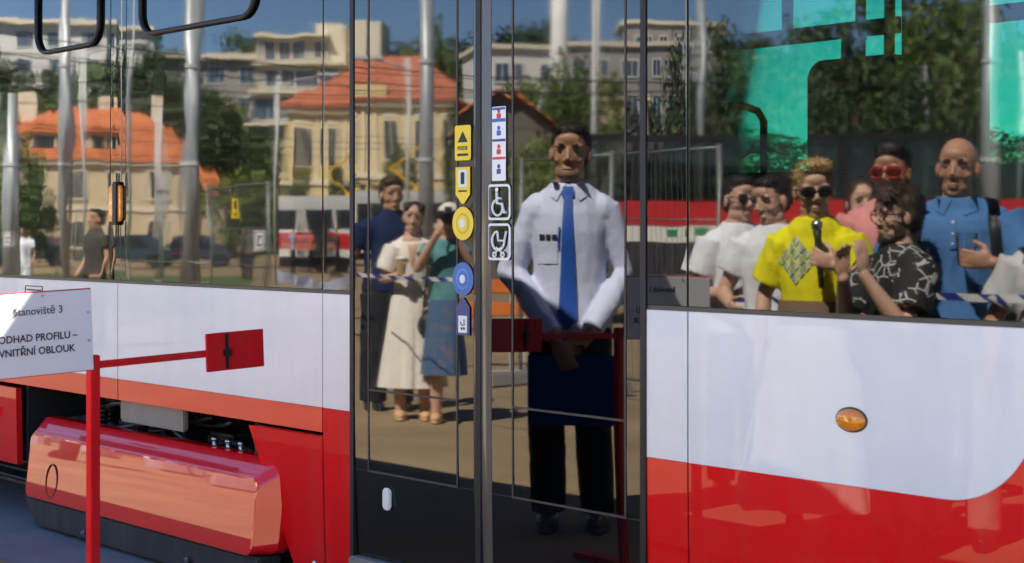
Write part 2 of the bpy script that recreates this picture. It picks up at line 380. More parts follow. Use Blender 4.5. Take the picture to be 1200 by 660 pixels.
# ================================================================== THE TRAM
TR = thing('tram', 'modern low-floor tram with white and red side, dark mirror windows and black double door', 'tram', (-5.0, 1.2, 0))
ZW, ZR, ZG0, ZG1 = 1.207, 0.768, 1.222, 2.76
def prof(z): return 0.0 if z > 0.85 else 0.007 * ((0.85 - z) / 0.5) ** 2
def panel(name, x0, x1, z0, z1, material, parent=None, y=0.0, th=0.03, nz=10, nx=2, bow=0.0, edge=0.0, back=None, smooth=True, tilt=0.0, yaw=0.0):
    """a slab of the side that follows the side's profile, edges slightly rolled"""
    parent = parent or TR; mb = MB(); xs = []; 
    e = 0.0012
    X = [x0, x0 + e] + [x0 + (x1 - x0) * i / nx for i in range(1, nx)] + [x1 - e, x1]
    Z = [z0, z0 + e] + [z0 + (z1 - z0) * i / nz for i in range(1, nz)] + [z1 - e, z1]
    vs = []; nX = len(X); nZ = len(Z)
    for j, z in enumerate(Z):
        for i, x in enumerate(X):
            yy = y + prof(z) + tilt * (z - z0) + yaw * (x - x0)
            if edge:
                for dd, am in ((x - x0, 1), (x1 - x, 1), (z - z0, 1.0)): yy += edge * am * math.exp(-max(0, dd) / 0.045)
            vs.append((x, yy, z))
    fs = [(j * nX + i, j * nX + i + 1, (j + 1) * nX + i + 1, (j + 1) * nX + i) for j in range(nZ - 1) for i in range(nX - 1)]
    nf = len(fs); o = len(vs)
    rim = [i for i in range(nX)] + [j * nX + nX - 1 for j in range(1, nZ)] + [(nZ - 1) * nX + i for i in range(nX - 2, -1, -1)] + [j * nX for j in range(nZ - 2, 0, -1)]
    for i in rim: vs.append((vs[i][0], vs[i][1] + th, vs[i][2]))
    m = len(rim)
    fs2 = [(rim[i], o + i, o + (i + 1) % m, rim[(i + 1) % m]) for i in range(m)] + [tuple(o + i for i in range(m - 1, -1, -1))]
    mb.add(vs, fs); mb.cur = 1 if back else 0; mb.add(vs, []) if False else None
    mb.f += fs2; mb.mi += [mb.cur] * len(fs2)
    ob = mb.build(name, [material] + ([back] if back else []), parent)
    me = ob.data
    for i, p in enumerate(me.polygons): p.use_smooth = smooth and i < nf
    return ob

X378, X411 = tram_x(378), tram_x(411)
X757, X806 = tram_x(757), tram_x(806)
XL, XR = -15.5, 4.5
X138 = tram_x(138)
gap = 0.006
# white band, left of the door
for a, b in ((XL, -11.0), (-11.0, X138), (X138, X378), (X378, X411)):
    panel('white_panel', a + gap / 2, b - gap / 2, ZR, ZW, M['white'], nx=6)
# small flap outline in the white panel
mb = MB(); fx0, fx1 = tram_x(30), tram_x(50)
for (p, q) in (((fx0, 1.17), (fx1, 1.174)), ((fx0, 1.10), (fx1, 1.104)), ((fx0, 1.104), (fx0 + 0.004, 1.17)), ((fx1 - 0.004, 1.104), (fx1, 1.17))):
    mb.box((p[0], -0.003, p[1]), (q[0], 0.004, q[1]))
mb.build('flap_outline', M['trim'], TR)
mb = MB(); mb.box((fx0 + 0.02, -0.004, 1.15), (fx1 - 0.02, 0.003, 1.156)); mb.build('flap_slot', M['rubber'], TR)
# red below it
XO0, XO1 = tram_x(28), tram_x(291)
for a, b in ((XL, X138), (X138, X378)):
    panel('red_strip', a + gap / 2, b - gap / 2, 0.672, ZR - 0.001, M['red'], nx=6, nz=4)
panel('red_panel', X378 + gap / 2, X411 - gap / 2, 0.10, ZR - 0.001, M['red_dull'], nx=2)
panel('red_panel', -9.6, XO0 - 0.03, 0.27, 0.655, M['red'], y=-0.03, nx=3)
panel('red_panel', XL, -9.62, 0.12, 0.655, M['red'], nx=3)
mb = MB(); mb.ell((tram_x(372), -0.014, 0.165), (0.012, 0.006, 0.012)); mb.build('bolt', M['steel'], TR, smooth=True)
mb = MB(); mb.box((tram_x(-1), -0.045, 0.50), (tram_x(5), -0.028, 0.545)); mb.build('handle_recess', M['red_dull'], TR)
# right of the door: white with its rounded end inside the red
panel('white_panel', X757 + gap / 2, X806 - gap / 2, ZR - 0.012, ZW, M['white'], nx=2)
panel('red_panel', X757 + gap / 2, X806 - gap / 2, 0.10, ZR - 0.013, M['red'], nx=2)
cx, rr = tram_x(1108), 0.27
curve = [(X806 + gap / 2, ZR - 0.012)] + [(X806 + (cx - X806) * i / 8, ZR - 0.012 + 0.0 * i) for i in range(1, 8)] + [(cx + rr * math.sin(R(90 * i / 16)), ZR - 0.012 + rr * (1 - math.cos(R(90 * i / 16)))) for i in range(17)]
def strip_panel(name, top, bot, material):
    mb = MB(); vs = []; n = len(top); k = 6
    for (a, b) in zip(top, bot):
        for j in range(k + 1):
            z = b[1] + (a[1] - b[1]) * j / k; x = b[0] + (a[0] - b[0]) * j / k; vs.append((x, prof(z), z))
    mb.add(vs, [(i * (k + 1) + j, (i + 1) * (k + 1) + j, (i + 1) * (k + 1) + j + 1, i * (k + 1) + j + 1) for i in range(n - 1) for j in range(k)])
    mb.add([(p[0], p[1] + 0.03, p[2]) for p in vs], [(i * (k + 1) + j, i * (k + 1) + j + 1, (i + 1) * (k + 1) + j + 1, (i + 1) * (k + 1) + j) for i in range(n - 1) for j in range(k)])
    o = mb.build(name, material, TR); o.data.polygons.foreach_set('use_smooth', [True] * len(o.data.polygons)); return o
xa, xb, xc = XO1, tram_x(344), X378 - gap / 2
strip_panel('red_panel', [(xa + (xc - xa) * i / 5, 0.655) for i in range(6)], [(xb + (xc - xb) * i / 5, 0.10) for i in range(6)], M['red_dull'])
strip_panel('white_panel', [(p[0], ZW) for p in curve], curve, M['white'])
xe = curve[-1][0]
low = [(p[0], p[1] - 0.001) for p in curve]
strip_panel('red_panel', low, [(p[0], 0.10) for p in low], M['red'])
panel('red_panel', xe + 0.001, XR, 0.10, ZW, M['red'], nx=6)
# oval side marker lamp
mx_, mz_ = tram_x(998), tram_z(998, 492)
mb = MB(); mb.ell((mx_, -0.004, mz_), (0.050, 0.014, 0.030), seg=24); mb.build('side_marker_lamp', M['orange_lens'], TR, smooth=True)
mb = MB(); mb.ell((mx_, -0.001, mz_), (0.055, 0.006, 0.035), seg=24); mb.build('lamp_rim', M['trim'], TR, smooth=True)
# sill seals between glass and paint
for a, b in ((XL, X411), (X757, XR)):
    mb = MB(); mb.box((a, 0.003, ZW + 0.001), (b, 0.03, ZG0 - 0.001)); mb.build('window_sill', M['sill'], TR)

# glass bands
def pane(x0, x1, material=None, name='window_pane', z0=ZG0, z1=ZG1, y=0.0, parent=None, edge=0.0004, nx=None, nz=36, tilt=0.0):
    nx = nx or max(4, int((x1 - x0) / 0.03)); nx = min(nx, 60)
    return panel(name, x0, x1, z0, z1, material or M['glass'], parent, y=y, th=0.006, nz=nz, nx=nx, edge=edge, back=M['glass_back'], tilt=tilt)
XP0, XP1 = tram_x(129), tram_x(147)
for a, b in ((XL, -11.4), (-11.4, -9.3), (-9.3, XP0), (XP1, X378), (X378, X411)):
    pane(a + 0.004, b - 0.004, M['glass_left'], edge=0.00006, tilt=0.0035)
pane(XP0 + 0.002, XP1 - 0.002, M['blackglass'], 'pillar_glass', edge=0.0004, nx=8, tilt=0.0035)
for a, b in ((X806, -1.0), (-1.0, 1.9), (1.9, XR)):
    pane(a + 0.004, b - 0.004, edge=0.00003)
pane(X757 + 0.004, X806 - 0.004, M['blackglass'], 'pillar_glass', edge=0.0002, nx=8)
for xs in (X378, X806):
    mb = MB(); mb.box((xs - 0.0035, 0.006, ZG0), (xs + 0.0035, 0.02, ZG1)); mb.build('pane_joint', M['trim'], TR)
# drop-light window frames near the top of the left panes
def hop(x0, x1):
    zb = 2.325; mb = MB(); r = 0.10; path = [(x0, -0.006, ZG1 - 0.02)] + [(x0 + r - r * math.cos(R(a)), -0.006, zb + r - r * math.sin(R(a))) for a in range(0, 91, 15)]
    path += [(x1 - r + r * math.sin(R(a)), -0.006, zb + r - r * math.cos(R(a))) for a in range(0, 91, 15)] + [(x1, -0.006, ZG1 - 0.02)]
    mb.tube(path, 0.011, seg=8); mb.build('vent_window_frame', M['rubber'], TR, smooth=True)
hop(tram_x(44), XP0 - 0.10); hop(tram_x(166), tram_x(300)); hop(-11.1, -9.6)
# orange reflector on the pillar
rx = tram_x(137); rz0, rz1 = tram_z(137, 260), tram_z(137, 217)
mb = MB(); mb.prism(rounded(rx - 0.060, rz0, rx + 0.060, rz1, 0.02), -0.012, 0.002); rf = mb.build('side_indicator', M['orange_lens'], TR, bevel=0.004)
mb = MB(); mb.prism(rounded(rx - 0.012, rz0 - 0.015, rx + 0.030, rz1 + 0.015, 0.012), -0.020, 0.0); mb.build('indicator_body', M['rubber'], rf, bevel=0.004)

# upper body and roof
mb = MB(); mb.box((XL, 0.0, ZG1 + 0.004), (XR, 0.05, 3.05)); mb.build('cant_panel', M['white'], TR)
pts = [(0.0, 3.05), (0.06, 3.25), (0.25, 3.42), (1.2, 3.48), (2.15, 3.42), (2.34, 3.25), (2.4, 3.05)]
mb = MB(); n = len(pts); mb.add([(XL, p[0], p[1]) for p in pts] + [(XR, p[0], p[1]) for p in pts], [(i, i + 1, i + 1 + n, i + n) for i in range(n - 1)] + [tuple(range(n)), tuple(range(2 * n - 1, n - 1, -1)), (0, n, 2 * n - 1, n - 1)])
mb.build('roof', M['int_grey'], TR)
# floor, ceiling, ends and far side
mb = MB(); mb.box((XL, 0.12, 0.28), (XR, 2.32, 0.34)); mb.build('floor', M['int_grey'], TR)
mb = MB(); mb.box((XL, 0.08, 2.80), (XR, 2.32, 2.84)); mb.build('ceiling', M['int_grey'], TR)
for xx in (XL, XR): mb = MB(); mb.box((xx - 0.02, 0.04, 0.12), (xx + 0.02, 2.36, 3.04)); mb.build('end_wall', M['int_grey'], TR)
fw = [(-10.55, -10.02), (-7.15, -6.32), (-5.62, -4.50), (-4.10, -2.9), (-1.9, -0.4), (0.3, 2.0)]
mb = MB(); prev = XL
mb.box((XL, 2.34, 0.12), (XR, 2.40, 1.72)); mb.box((XL, 2.34, 2.78), (XR, 2.40, 3.04))
for a, b in fw + [(XR, XR)]:
    if a > prev: mb.box((prev, 2.34, 1.721), (a, 2.40, 2.78))
    prev = b
mb.build('far_side_wall', M['int_grey'], TR)
for a, b in fw:
    mb = MB(); mb.box((a, 2.36, 1.72), (b, 2.366, 2.78)); mb.build('far_window_pane', [M['glass_far']], TR)
    mb = MB(); mb.box((a, 2.315, 2.30), (b, 2.338, 2.37))
    mb.box((a + (b - a) * 0.42, 2.315, 2.372), (a + (b - a) * 0.42 + 0.05, 2.338, 2.78))
    mb.build('far_window_frame', M['rubber'], TR)
# dark sheets added behind the glass to keep these parts of the interior dark
for a, b in ((XL, -11.0), (-9.4, XP1 + 0.1), (X378 - 0.1, X411)):
    mb = MB(); mb.box((a, 0.30, 1.0), (b, 0.33, 2.78)); mb.build('added_dark_sheet', M['dark'], TR)
mb = MB(); mb.box((X757, 0.10, 0.36), (tram_x(812), 0.13, 2.78)); mb.build('added_dark_sheet', M['dark'], TR)
# hanging passenger display, rails and a seat, seen through the right window
yd = 1.15; dx0, dx1 = tram_x(950, yd), tram_x(1066, yd); dz0, dz1 = tram_z(1000, 205, yd), tram_z(1000, 68, yd)
mb = MB(); mb.prism(rounded(dx0, dz0, dx1, dz1, 0.07, 8), yd - 0.03, yd + 0.04); dsp = mb.build('display_housing', M['dark'], TR, bevel=0.012)
for px in (1008, 1042):
    xx = tram_x(px, yd); mb = MB(); mb.tube([(xx, yd, dz1 - 0.02), (xx + 0.01, yd, 2.8)], 0.019); mb.build('display_rod', M['rubber'], dsp, smooth=True)
mb = MB(); mb.tube([(tram_x(995, yd), yd, dz1 - 0.01), (tram_x(999, yd), yd - 0.02, dz1 + 0.07), (tram_x(1012, yd), yd, dz1 + 0.09)], 0.03); mb.build('display_clamp', M['rubber'], dsp, smooth=True)
yh = 1.0
def handrail(pp, r=0.016, mm='trim'):
    mb = MB(); mb.tube([(tram_x(px, yh), yh, tram_z(px, py, yh)) for px, py in pp], r); return mb.build('handrail', M[mm], TR, smooth=True)
handrail([(832, 124), (870, 124), (888, 130), (895, 142), (895, 260)], 0.014, 'rubber')
handrail([(866, 186), (880, 178), (905, 176), (925, 181)], 0.006, 'steel')
mb = MB(); mb.tube([(-3.0, 1.9, 0.34), (-3.0, 1.9, 2.8)], 0.02); mb.build('grab_pole', M['trim'], TR, smooth=True)
mb = MB(); mb.tube([(tram_x(1137, 0.7), 0.7, 0.34), (tram_x(1137, 0.7), 0.7, 2.8)], 0.02); mb.build('grab_pole', M['trim'], TR, smooth=True)
for sx_ in (-3.95, -3.2, -2.2, -1.4, -6.8):
    mb = MB(); mb.box((sx_, 1.45, 0.72), (sx_ + 0.42, 1.9, 0.80)); st = mb.build('seat', M['dark'], TR, bevel=0.02)
    mb = MB(); mb.box((sx_ - 0.02, 1.45, 0.80), (sx_ + 0.06, 1.9, 1.42)); mb.build('seat_back', M['dark'], st, bevel=0.03)
    mb = MB(); mb.box((sx_ + 0.15, 1.6, 0.34), (sx_ + 0.22, 1.75, 0.72)); mb.build('seat_foot', M['dark'], st)

# ---- the black double door
XD0, XDL, XDR, XD1 = X411, tram_x(555), tram_x(576), X757
for a, b in ((XD0 - 0.002, XD0 + 0.022), (XD1 - 0.022, XD1 + 0.002)):
    mb = MB(); mb.box((a, -0.004, 0.10), (b, 0.06, ZG1 + 0.1)); mb.build('door_frame', M['rubber'], TR)
def leaf(x0, x1, gx0, gx1, label):
    lf = bpy.data.objects.new('door_leaf', None); C.objects.link(lf); lf.parent = TR; lf['label'] = label
    zg = 0.557
    panel('leaf_panel', x0, x1, 0.24, zg, M['blackglass'], lf, nx=20, nz=14, th=0.04)
    for a, b, yw in ((x0, gx0 - 0.001, .004), (gx1 + 0.001, x1, .006)):
        panel('leaf_stile', a, b, zg + 0.001, ZG1, M['blackglass'], lf, nx=5, nz=50, th=0.04, yaw=yw)
    panel('glass_pane', gx0, gx1, zg + 0.001, ZG1, M['glass_door'], lf, nx=24, nz=60, th=0.006, back=M['glass_back'])
    w = 0.0035
    mb = MB()
    for (a, b, c, d) in ((gx0 - w, gx0 + w, zg - w, ZG1), (gx1 - w, gx1 + w, zg - w, ZG1), (gx0 + w, gx1 - w, zg - w, zg + w), (gx0 + w, gx1 - w, 0.855, 0.862)):
        k = 10
        for i in range(k):
            z0, z1 = c + (d - c) * i / k, c + (d - c) * (i + 1) / k
            mb.box((a, prof((z0 + z1) / 2) - 0.0025, z0), (b, prof((z0 + z1) / 2) + 0.004, z1))
    mb.build('pane_trim', M['trim'], lf)
    return lf
LF = leaf(XD0 + 0.024, XDL, tram_x(432), tram_x(536), 'door leaf with round stickers at its edge, left of the joint')
RF = leaf(XDR, XD1 - 0.024, tram_x(601), tram_x(733), 'door leaf with wheelchair and pram stickers, right of the joint')
n = 24; mb = MB()
for i in range(n):
    z0, z1 = 0.24 + (ZG1 - 0.24) * i / n, 0.24 + (ZG1 - 0.24) * (i + 1) / n
    vs = []
    for z in (z0, z1):
        for t in range(7):
            u = t / 6; vs.append((XDL + 0.002 + (XDR - XDL - 0.004) * u, prof(z) - 0.016 * math.sin(math.pi * u), z))
    mb.add(vs, [(t, t + 1, t + 8, t + 7) for t in range(6)])
mb.build('door_edge_seal', M['strip'], TR, smooth=True)
mb = MB(); mb.prism(rounded(tram_x(562), 0.24, tram_x(568), ZG1, 0.002, 2), -0.019, -0.005); mb.build('door_joint_line', M['rubber'], TR)
mb = MB(); mb.box((XD0 + 0.024, -0.03, 0.14), (XD1 - 0.024, 0.20, 0.232)); mb.build('door_step', M['equip_grey'], TR, bevel=0.006)
mb = MB(); mb.prism(rounded(tram_x(450), tram_z(455, 598), tram_x(459), tram_z(455, 572), 0.018), -0.01, 0.003); mb.build('door_latch', M['st_white'], LF, bevel=0.004)

# ---- stickers on the door
def sticker(name, pts, material, parent, y=-0.0035, th=0.0008):
    mb = MB(); mb.prism(pts, y - th + prof(1.5), y); return mb.build(name, material, parent)
def circ(cx, cz, r, n=28): return [(cx + r * math.cos(2 * math.pi * i / n), cz + r * math.sin(2 * math.pi * i / n)) for i in range(n)]
def wm(x, z, y=-0.0060): return Matrix.Translation((x - TR.location.x, y - TR.location.y, z)) @ Matrix.Rotation(R(90), 4, 'X')
EDGE = -0.006
sxa, sxb = tram_x(535), tram_x(552); scx = (sxa + sxb) / 2; hw = 0.044
def zz(py): return tram_z(543, py)
s1 = sticker('warning_sticker', rounded(scx - hw, zz(188), scx + hw, zz(147), 0.008, 3), M['st_yel'], LF)
mb = MB(); mb.prism([(scx - 0.028, zz(167)), (scx + 0.028, zz(167)), (scx, zz(154))], -0.0052, -0.0044); mb.build('sticker_print', M['ink'], s1); mb = MB(); mb.prism(rounded(scx - 0.03, zz(183), scx + 0.03, zz(180), 0.002, 2), -0.0052, -0.0044); mb.build('sticker_print', M['ink'], s1)
text_mesh('POZOR', 0.02, 'sticker_lettering', M['ink'], s1, wm(scx, zz(174)), sx=0.8, depth=0.0003)
s2 = sticker('ticket_sticker', [(scx - hw * .9, zz(196)), (scx + hw * .9, zz(196)), (scx + hw * .9, zz(228)), (scx + 0.006, zz(239)), (scx - 0.006, zz(239)), (scx - hw * .9, zz(228))][::-1], M['st_yel'], LF)
mb = MB(); mb.prism(rounded(scx - 0.024, zz(219), scx + 0.024, zz(199), 0.004, 3), -0.0052, -0.0044); mb.build('sticker_print', M['st_pale'], s2)
mb = MB(); mb.prism(rounded(scx - 0.010, zz(216), scx + 0.010, zz(202), 0.003, 3), -0.0062, -0.0054); mb.build('sticker_print', M['ink'], s2); mb = MB(); mb.prism(rounded(scx - 0.022, zz(225), scx + 0.022, zz(223), 0.002, 2), -0.0062, -0.0044); mb.build('sticker_print', M['ink'], s2)
def button_sticker(py, r, base, mid, core, name):
    zc = zz(py); s = sticker(name, circ(scx, zc, r), base, LF)
    mb = MB(); mb.prism(circ(scx, zc, r * 0.62), -0.0052, -0.0044); mb.build('sticker_ring', mid, s)
    mb = MB(); mb.prism(circ(scx, zc, r * 0.50), -0.0060, -0.0053); mb.build('sticker_ring', base, s)
    mb = MB(); mb.prism(circ(scx, zc, r * 0.26), -0.0070, -0.0061); mb.build('sticker_core', core, s)
button_sticker(262, 0.058, M['st_yel'], mat('ochre_print', (0.6, 0.42, 0.03), 0.4, var=0.05), M['st_pale'], 'opening_button_sticker')
button_sticker(327, 0.058, M['st_blue'], mat('light_blue_print', (0.08, 0.28, 0.62), 0.4, var=0.05), M['st_pale'], 'pram_button_sticker')
s5 = sticker('pram_sticker', [(scx - hw * .85, zz(393)), (scx + hw * .85, zz(393)), (scx + hw * .85, zz(360)), (scx + 0.006, zz(349)), (scx - 0.006, zz(349)), (scx - hw * .85, zz(360))], M['st_navy'], LF)
mb = MB(); mb.prism(rounded(scx - 0.024, zz(390), scx + 0.024, zz(370), 0.004, 3), -0.0052, -0.0044); mb.build('sticker_print', M['st_white'], s5)
mb = MB(); mb.tube([(scx - .012, -0.0055, zz(377)), (scx - .006, -0.0055, zz(381)), (scx + .010, -0.0055, zz(381)), (scx + .008, -0.0055, zz(374))], 0.002, seg=6)
for q in (-.005, .008): mb.prism(circ(scx + q, zz(385), 0.005, 12), -0.006, -0.0053)
mb.build('sticker_print', M['ink'], s5)
# the white strip and the two pictogram stickers on the other leaf
rcx = (tram_x(577.5) + tram_x(594)) / 2 + 0.0; rw = 0.040
def zr(py): return tram_z(586, py)
s6 = sticker('rules_sticker', rounded(rcx - rw * 0.9, zr(212), rcx + rw * 0.9, zr(125), 0.004, 3), M['st_white'], RF)
for py0, py1, mm in ((139, 143, 'st_blue'), (163, 166, 'st_navy'), (184, 187, 'st_red'), (126, 129, 'st_blue')):
    mb = MB(); mb.prism(rounded(rcx - rw * 0.85, zr(py1), rcx + rw * 0.85, zr(py0), 0.002, 2), -0.0052, -0.0044); mb.build('sticker_band', M[mm], s6)
for py, mm in ((133, 'st_red'), (153, 'st_blue'), (175, 'st_red'), (198, 'st_navy')):
    mb = MB(); mb.prism(circ(rcx, zr(py - 3), 0.008, 12), -0.0052, -0.0044); mb.prism(rounded(rcx - 0.011, zr(py + 6), rcx + 0.011, zr(py), 0.004, 3), -0.0052, -0.0044); mb.build('sticker_figure', M[mm], s6)
def picto(py0, py1, name):
    zc = (zr(py0) + zr(py1)) / 2; hz = (zr(py0) - zr(py1)) / 2; hx = 0.060; mb = MB()
    outer = rounded(rcx - hx, zc - hz, rcx + hx, zc + hz, 0.016, 4); inner = rounded(rcx - hx + 0.008, zc - hz + 0.008, rcx + hx - 0.008, zc + hz - 0.008, 0.010, 4)
    n = len(outer); mb.add([(p[0], -0.0046, p[1]) for p in outer] + [(p[0], -0.0046, p[1]) for p in inner], [(i, (i + 1) % n, (i + 1) % n + n, i + n) for i in range(n)])
    o = mb.build(name, M['st_white'], RF)
    return o, zc
def arc(cx, cz, r, a0, a1, n=18): return [(cx + r * math.cos(R(a0 + (a1 - a0) * i / n)), -0.0046, cz + r * math.sin(R(a0 + (a1 - a0) * i / n))) for i in range(n + 1)]
o, zc = picto(216, 258, 'wheelchair_sticker'); mb = MB()
mb.tube(arc(rcx - 0.006, zc - 0.018, 0.027, 110, 385), 0.0042, seg=6); mb.prism(circ(rcx - 0.010, zc + 0.042, 0.008, 14), -0.0056, -0.0040)
mb.tube([(rcx - 0.010, -0.0046, zc + 0.033), (rcx - 0.008, -0.0046, zc - 0.004), (rcx + 0.018, -0.0046, zc - 0.006), (rcx + 0.028, -0.0046, zc - 0.036), (rcx + 0.038, -0.0046, zc - 0.034)], 0.0052, seg=6)
mb.tube([(rcx - 0.008, -0.0046, zc + 0.014), (rcx + 0.014, -0.0046, zc + 0.012)], 0.0040, seg=6); mb.build('sticker_figure', M['st_white'], o)
o, zc = picto(262, 305, 'pram_sticker'); mb = MB()
mb.tube(arc(rcx - 0.002, zc + 0.004, 0.032, 100, 365), 0.0044, seg=6); mb.tube([(rcx - 0.006, -0.0046, zc + 0.034), (rcx - 0.002, -0.0046, zc + 0.004), (rcx + 0.030, -0.0046, zc + 0.004), (rcx + 0.040, -0.0046, zc + 0.036)], 0.0042, seg=6)
for q in (-0.022, 0.020): mb.tube(arc(rcx + q, zc - 0.043, 0.008, 0, 360, 12), 0.0032, seg=6)
mb.tube([(rcx - 0.022, -0.0046, zc - 0.040), (rcx + 0.012, -0.0046, zc - 0.018)], 0.003, seg=6); mb.tube([(rcx + 0.020, -0.0046, zc - 0.040), (rcx - 0.012, -0.0046, zc - 0.018)], 0.003, seg=6)
mb.build('sticker_figure', M['st_white'], o)

# ---- open bogie bay and folded-down cover
mb = MB(); mb.box((XO0 - 1.5, 0.62, 0.06), (XO1 + 0.02, 0.66, 0.70)); mb.box((XO0 - 1.5, 0.03, 0.69), (XO1 + 0.02, 0.66, 0.72)); mb.box((XO0 - 0.04, 0.03, 0.28), (XO0 - 0.01, 0.66, 0.69)); mb.box((XO1 + 0.0, 0.03, 0.10), (XO1 + 0.02, 0.66, 0.69))
mb.build('bogie_bay', M['dark'], TR)
bay = random.Random(3)
x145, x218 = tram_x(143, 0.06), tram_x(218, 0.06)
mb = MB(); mb.prism(rounded(x145, 0.565, x218, 0.668, 0.02), 0.05, 0.075); mb.build('equipment_box', M['equip_grey'], TR, bevel=0.006)
for i in range(5):
    x = XO0 + 0.15 + i * 0.42; mb = MB(); mb.box((x, 0.22, 0.38), (x + 0.22, 0.5, 0.50 + bay.random() * 0.08)); mb.build('bogie_unit', M['equip'], TR, bevel=0.015)
for i in range(9):
    z = 0.47 + bay.random() * 0.15; x0 = XO0 + bay.random() * 1.0; mb = MB(); yb = 0.10 + bay.random() * 0.12
    mb.tube([(x0 + t * 0.12, yb + 0.03 * math.sin(t * 1.3 + i), z + 0.03 * math.sin(t * 0.9 + i * 2)) for t in range(9)], 0.009 + 0.006 * bay.random(), seg=8); mb.build('brake_hose', M['rubber'] if i % 3 else M['equip'], TR, smooth=True)
for px in (252, 268, 283):
    x = tram_x(px, 0.1); mb = MB(); mb.tube([(x, 0.1, 0.50), (x, 0.1, 0.545)], 0.012, seg=8); mb.ell((x, 0.1, 0.55), (0.016, 0.016, 0.012)); mb.build('bolt', M['steel'], TR, smooth=True)
for px in (120, 190): 
    x = tram_x(px, 0.2); mb = MB()
    for k in range(7): mb.tube([(x + 0.055 * math.cos(t / 16 * 6.283), 0.2 + 0.055 * math.sin(t / 16 * 6.283), 0.44 + k * 0.022 + t * 0.022 / 16) for t in range(17)], 0.009, seg=6)
    mb.build('suspension_spring', M['equip'], TR, smooth=True)
for wx in (XO0 + 0.55, XO1 - 0.35):
    mb = MB(); mb.tube([(wx, 0.42, 0.30), (wx, 0.55, 0.30)], 0.29, seg=32); mb.build('wheel', M['equip'], TR, smooth=False)
# cover: a shallow tray leaning a little back
CY = -0.10
cx0, cx1 = tram_x(22, CY), tram_x(304, CY); cz0, cz1 = 0.155, 0.53
cv = bpy.data.objects.new('bogie_cover', None); C.objects.link(cv); cv.parent = TR; cv['label'] = 'red tray-shaped bogie cover hanging open below its bay'
def ring(dx, dz_, y, r): 
    top = 0.0
    return [(p[0], y - 0.043 * (p[1] - cz0) / (cz1 - cz0) * -1.0, p[1]) for p in rounded(cx0 + dx, cz0 + 0, cx1 - dx, cz1 - dz_, r, 6)]
rings_ = [ring(0.0, 0.0, CY + 0.13, 0.05), ring(0.004, 0.003, CY + 0.085, 0.05), ring(0.060, 0.066, CY + 0.008, 0.040), ring(0.066, 0.072, CY + 0.001, 0.038), ring(0.075, 0.080, CY, 0.035)]
mb = MB(); n = len(rings_[0]); vs = [p for r_ in rings_ for p in r_]
fs = [(k * n + i, k * n + (i + 1) % n, (k + 1) * n + (i + 1) % n, (k + 1) * n + i) for k in range(4) for i in range(n)] + [tuple(4 * n + i for i in range(n)), tuple(n - 1 - i for i in range(n))]
mb.add(vs, fs); ob = mb.build('cover_shell', M['red_panel'], cv)
for i, p in enumerate(ob.data.polygons): p.use_smooth = False
fy = lambda z: CY + 0.043 * (z - cz0) / (cz1 - cz0)
lx, lz = tram_x(58, CY), tram_z(58, 564, CY)
mb = MB(); mb.tube([(lx + 0.058 * math.cos(t / 24 * 6.2832), fy(lz) - 0.001 + 0.095 * 0.07 * math.sin(t / 24 * 6.2832), lz + 0.078 * math.sin(t / 24 * 6.2832)) for t in range(25)], 0.0035, seg=6); mb.build('latch_cover_ring', M['rubber'], cv)
mb = MB(); mb.prism([(cx0 + 0.02, cz0 - 0.005), (cx1 - 0.02, cz0 - 0.005), (cx1 - 0.05, 0.02), (cx0 + 0.16, 0.02)][::-1], CY + 0.012, CY + 0.12); mb.build('cover_skirt', M['skirt'], cv, bevel=0.008)
for px, py in ((98, 624), (219, 656)):
    mb = MB(); x = tram_x(px, CY); z = tram_z(px, py, CY); mb.tube([(x, CY + 0.014, z), (x, CY - 0.004, z)], 0.013, seg=6); mb.tube([(x, CY - 0.003, z), (x, CY - 0.012, z)], 0.007, seg=10); mb.build('bolt', M['steel'], cv, smooth=False)
for k in range(4):
    mb = MB(); mb.tube([(-12, 0.30 + k * 0.06, 0.10 + k * 0.028), (XO0 + 0.3, 0.30 + k * 0.06, 0.10 + k * 0.028)], 0.012, seg=8); mb.build('underframe_pipe', M['equip'], TR, smooth=True)

# ================================================================== GAUGE STAND WITH THE NOTICE
S0 = Vector((-5.04, -1.174, 0)); dirn = Vector((-0.06, 0.998, 0)).normalized()
ST = thing('gauge_stand', 'red post stand with notice board and horizontal arm beside the open tram cover', 'stand', S0)
def sp(al, z, off=0.0): p = S0 + dirn * al + Vector((dirn.y, -dirn.x, 0)) * off; return Vector((p.x, p.y, z))
NX = Vector((dirn.y, -dirn.x, 0)); UZ = Vector((0, 0, 1))
for al in (0.0, -0.425):
    mb = MB(); mb.frame_box(S0, dirn, NX, UZ, (al - 0.017, -0.017, 0.0), (al + 0.017, 0.017, 1.05)); mb.build('post', M['stand_red'], ST, bevel=0.003)
for al in (0.0, -0.425):
    mb = MB(); mb.frame_box(S0, dirn, NX, UZ, (al - 0.03, -0.30, 0.0), (al + 0.03, 0.30, 0.03)); mb.build('foot', M['stand_red'], ST, bevel=0.003)
ti = 0.035
def tb_(al, off, z): return S0 + dirn * al + NX * off + UZ * (z + ti * al)
def tilt_box(a, b):
    mb = MB(); d2 = (dirn + UZ * ti).normalized(); mb.frame_box(S0, d2, NX, (UZ - dirn * ti).normalized(), a, b); return mb
bd = tilt_box((-0.445, 0.019, 1.005), (0.022, 0.026, 1.262)).build('notice_board', M['sgn_white'], ST, bevel=0.001)
tilt_box((-0.447, 0.012, 1.002), (0.024, 0.0185, 1.266)).build('board_back', M['stand_red'], ST)
d2 = (dirn + UZ * ti).normalized(); u2 = (UZ - dirn * ti).normalized()
